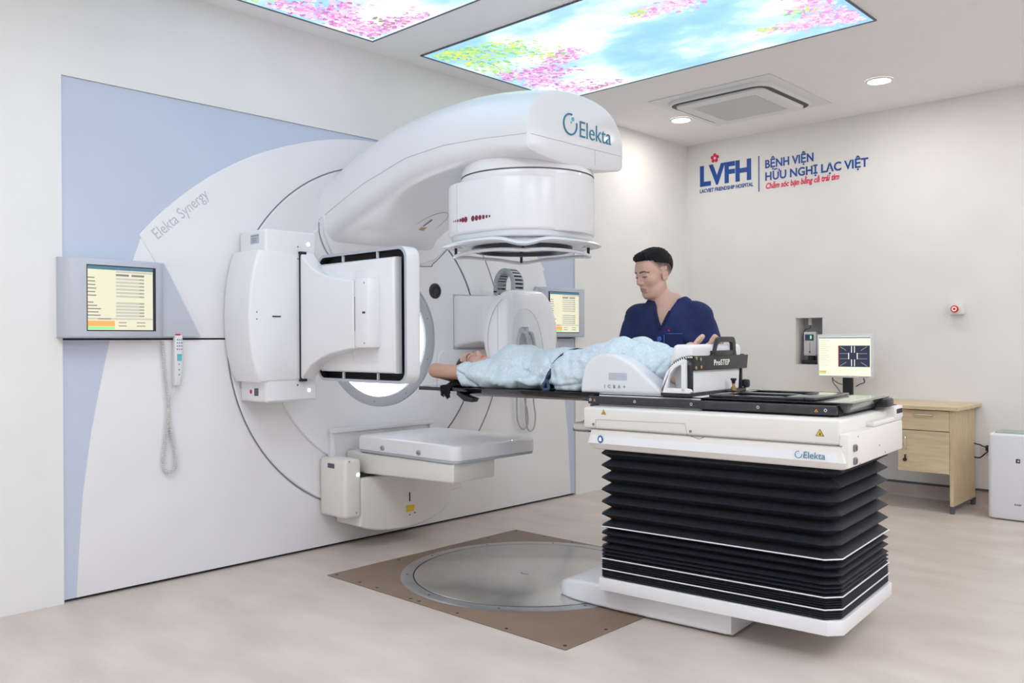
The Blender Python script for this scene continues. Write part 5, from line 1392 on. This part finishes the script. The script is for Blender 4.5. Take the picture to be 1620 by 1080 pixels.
# ---- patient lying on the couch
PT = thing('person', 'patient in pale blue gown lying face up on the couch, hands behind the head', 'person', tuple(LF @ Vector((.3, 0, .968))), math.radians(5))
tl = math.radians(14)
PR = Matrix(((0, 0, -1, 0), (-math.sin(tl), math.cos(tl), 0, 0), (math.cos(tl), math.sin(tl), 0, 0), (0, 0, 0, 1)))
PH = Matrix.Translation((-.338, -.025, 1.052)) @ Matrix.Rotation(math.radians(6), 4, 'Y') @ PR
PS = .92
ARM = {-1: [(-.150, -.150, 1.030), (-.452, -.222, 1.052), (-.415, -.085, 1.000)], 1: [(-.150, .150, 1.030), (-.42, .250, 1.030), (-.405, .085, .998)]}
def p_torso(F, e=0):
    F.ell((-.03, 0, 1.072), (.175 + e, .158 + e, .090 + e), .03); F.ell((-.06, -.065, 1.118), (.075, .062, .052 + e), .03); F.ell((-.06, .065, 1.118), (.075, .062, .052 + e), .03)
    F.cap((-.150, -.115, 1.040), (-.150, .115, 1.040), .052 + e, None, .04)
    F.ell((.16, 0, 1.060), (.16 + e, .125 + e, .078 + e), .05); F.ell((.33, 0, 1.062), (.13 + e, .162 + e, .090 + e), .05)
def p_leg(F, y, e=0, e2=None, upto=1.0):
    e2 = e if e2 is None else e2
    h, k, a = Vector((.36, y * .088, 1.062)), Vector((.618, y * .100, 1.148)), Vector((.890, -.080 if y < 0 else .115, 1.068))
    F.cap(h, k, .080 + e, .054 + e, .04); F.cap(k, k.lerp(a, .35), .054 + e, .053 + e2, .03); F.cap(k.lerp(a, .35), k.lerp(a, upto), .053 + e2, .053 + (.034 - .053) * (upto - .35) / .65 + e2, .02)
F = Field((-.56, -.36, .955), (1.10, .36, 1.30), .0042)
p_torso(F); F.cap((-.17, 0, 1.045), (-.28, -.01, 1.035), .046, .044, .03); head_prims(F, PH, PS, True)
for y in (-1, 1):
    s_, e_, w_ = (Vector(q) for q in ARM[y])
    F.cap(s_, e_, .042, .037, .03); F.cap(e_, w_, .036, .024, .015)
    hand_prims(F, w_, Vector((.25, -y * .95, -.02)), (-.1, 0, 1) if False else (0, 0, 1), (1, 0, 0), .88, .12)
    p_leg(F, y)
    c = -.078 if y < 0 else .118
    F.cap((.895, c + .0, 1.035), (.905, c, 1.045), .028, .030, .02); F.cap((.900, c, 1.045), (.965, c, 1.172), .030, .024, .02, sc=(1, 1.25, 1)); F.cap((.890, c, 1.07), (.965, c, 1.165), .028, .022, .02)
    for i in range(5):
        o = (i - 2) * .0165 * y; r_ = (.0118, .0086, .0083, .0080, .0076)[i]; hh = (.0, -.001, -.008, -.017, -.028)[i]
        F.cap((.972, c + o * .9, 1.180 + hh), (.990, c + o, 1.205 + hh), r_ * .9, r_ * .85, .003); F.cap((.990, c + o, 1.205 + hh), (1.004, c + o * 1.05, 1.222 + hh), r_ * 1.02, r_, .002)
F.fun(lambda X, Y, Z: (.968 - Z + 0 * X + 0 * Y).astype(np.float32), 'i')
F.build('body', 'skin_f', PT, LF, colfn=lambda V: head_tint(V, PH, PS, (.95, .42, .42)))
# hair: cap, loose hair on the table and a strand hanging over the edge
F = Field((-.56, -.34, .85), (-.17, .16, 1.18), .0038)
Rh = np.array(PH.to_3x3()); Ih = np.array(PH.inverted())
F.ell(tuple(PH @ (Vector((-.024, 0, .048)) * PS)), (.110 * PS, .086 * PS, .096 * PS), 0, 'u', Rh)
def pl(X, Y, Z): return [(Ih[r, 0] * X + Ih[r, 1] * Y + Ih[r, 2] * Z + Ih[r, 3]) / PS for r in range(3)]
def pcut(X, Y, Z):
    x, y, z = pl(X, Y, Z)
    return (.8 * np.minimum(np.maximum(x - .075 - 0 * z, .034 - z + np.maximum(x - .03, 0) * .30) + 0 * y, np.maximum(x - .012, -.12 - z))).astype(np.float32)
F.fun(pcut, 'i')
F.ell((-.33, -.09, .988), (.072, .12, .024), .02); F.ell((-.325, -.17, .979), (.065, .075, .014), .02)
for q in range(9):
    x = -.366 + .0072 * q; l = .905 + .004 * abs(q - 5) + .004 * (q % 2)
    F.cap((x, -.20, .974), (x, -.270, .971), .007, .006, .006); F.cap((x, -.270, .971), (x + .001, -.2745, .950), .006, .0058, .005); F.cap((x + .001, -.2745, .950), (x + .006, -.277, l), .0056, .0030, .002)
def ph(X, Y, Z): 
    on = (Y > -.262) & (X > -.36) ; base = np.where(Y > -.262, .9672 - Z, -1.0 + 0 * Z)
    return (base + 0 * X).astype(np.float32)
F.fun(ph, 'i')
F.fun(lambda X, Y, Z: (.0014 * np.sin(Y * 380 + X * 120 + 4 * np.sin(Z * 60))).astype(np.float32), 'a')
F.build('hair', 'hair', PT, LF)
# gown shirt
F = Field((-.34, -.32, .96), (.36, .32, 1.24), .0042)
p_torso(F, .014); F.ell((.05, 0, 1.005), (.27, .215, .052), .05)
for y in (-1, 1):
    s_, e_ = Vector(ARM[y][0]), Vector(ARM[y][1]); F.cap(s_, s_.lerp(e_, .47), .060, .050, .035); F.cap(s_.lerp(e_, .05) - Vector((0, 0, .022)), s_.lerp(e_, .44) - Vector((0, 0, .026)), .045, .044, .03)
F.ell((.22, 0, 1.075), (.12, .155, .090), .04)
def gw(X, Y, Z):
    cr = lambda ph_, w_: (1 - np.abs(np.sin(ph_))) ** 3 * w_
    a = cr(17 * X + 19 * Z - 9 * Y + 1.6 * np.sin(7 * X + 9 * Z), .013) + cr(26 * X - 21 * Z + 7 * Y + 2 * np.sin(11 * Z), .006) + .0022 * np.sin(34 * X + 30 * Y * np.sign(-Y) + 20 * Z + 2.5 * np.sin(9 * X + 14 * Y)) + .0030 * np.sin(62 * X - 45 * Z + 22 * Y) + .0022 * np.sin(95 * Z + 28 * X)
    return ((a - .010) * np.clip((1.15 - Z) / .06, .35, 1)).astype(np.float32)
F.fun(gw, 'a')
F.fun(lambda X, Y, Z: (.9685 - Z + 0 * X + 0 * Y).astype(np.float32), 'i')
F.fun(lambda X, Y, Z: (X - .262 - .5 * (Z - 1.05) + .012 * np.sin(Z * 50 + Y * 25)).astype(np.float32), 'i')
F.fun(lambda X, Y, Z: np.maximum(np.sqrt((Y) ** 2 + (Z - 1.06) ** 2) - .060 + (X + .205) * 1.6, np.abs(Y) - .088).astype(np.float32), 's')
F.fun(lambda X, Y, Z: np.where(np.abs(Y) > .10, -.285 - X - .25 * (Z - 1.03) , -1 + 0 * X + 0 * Z).astype(np.float32), 'i')
def sm(C): 
    x, y, z = C.T; return (x > .245 + .5 * (z - 1.05)).astype(int)
F.build('gown_shirt', 'gown', PT, LF, matfn=sm, mats=['gowntrim'], relax=2)
# trousers
F = Field((.20, -.30, .96), (.92, .30, 1.27), .0042)
F.ell((.34, 0, 1.060), (.145, .172, .098), .04); F.ell((.38, 0, 1.005), (.17, .215, .05), .04)
for y in (-1, 1):
    p_leg(F, y, .013, .014, .86); F.cap((.36, y * .12, 1.03), (.56, y * .115, 1.105), .075, .06, .04)
    F.cap((.60, y * .11, 1.13), (.80, y * .105, 1.075), .052, .046, .03)
F.ell((.44, 0, 1.075), (.13, .10, .06), .05)
def tw(X, Y, Z):
    cr = lambda ph_, w_: (1 - np.abs(np.sin(ph_))) ** 3 * w_
    a = cr(16 * X - 24 * Z + 6 * Y + 1.8 * np.sin(8 * X), .013) + cr(9 * X + 38 * Z + 2 * np.sin(10 * X), .004) + .0022 * np.sin(40 * X - 48 * Z + 16 * Y + 2 * np.sin(14 * X)) + .0032 * np.sin(75 * Z + 24 * X + 10 * Y) + .0022 * np.sin(110 * X + 60 * Z)
    return ((a - .010) * np.clip((1.20 - Z) / .06, .45, 1)).astype(np.float32)
F.fun(tw, 'a')
F.fun(lambda X, Y, Z: (.9685 - Z + 0 * X + 0 * Y).astype(np.float32), 'i')
F.fun(lambda X, Y, Z: (.235 + .5 * (Z - 1.05) - X + 0 * Y).astype(np.float32), 'i')
F.build('gown_trousers', 'gown', PT, LF, relax=2)
g = G().tube(smoothpath([(.262, -.235, .978), (.268, -.232, 1.0), (.28, -.222, 1.015), (.29, -.226, .995), (.30, -.24, .975), (.275, -.245, .974)], 5), .008, 'gowntrim', 8)
g.build('tied_belt', PT, frame=LF)
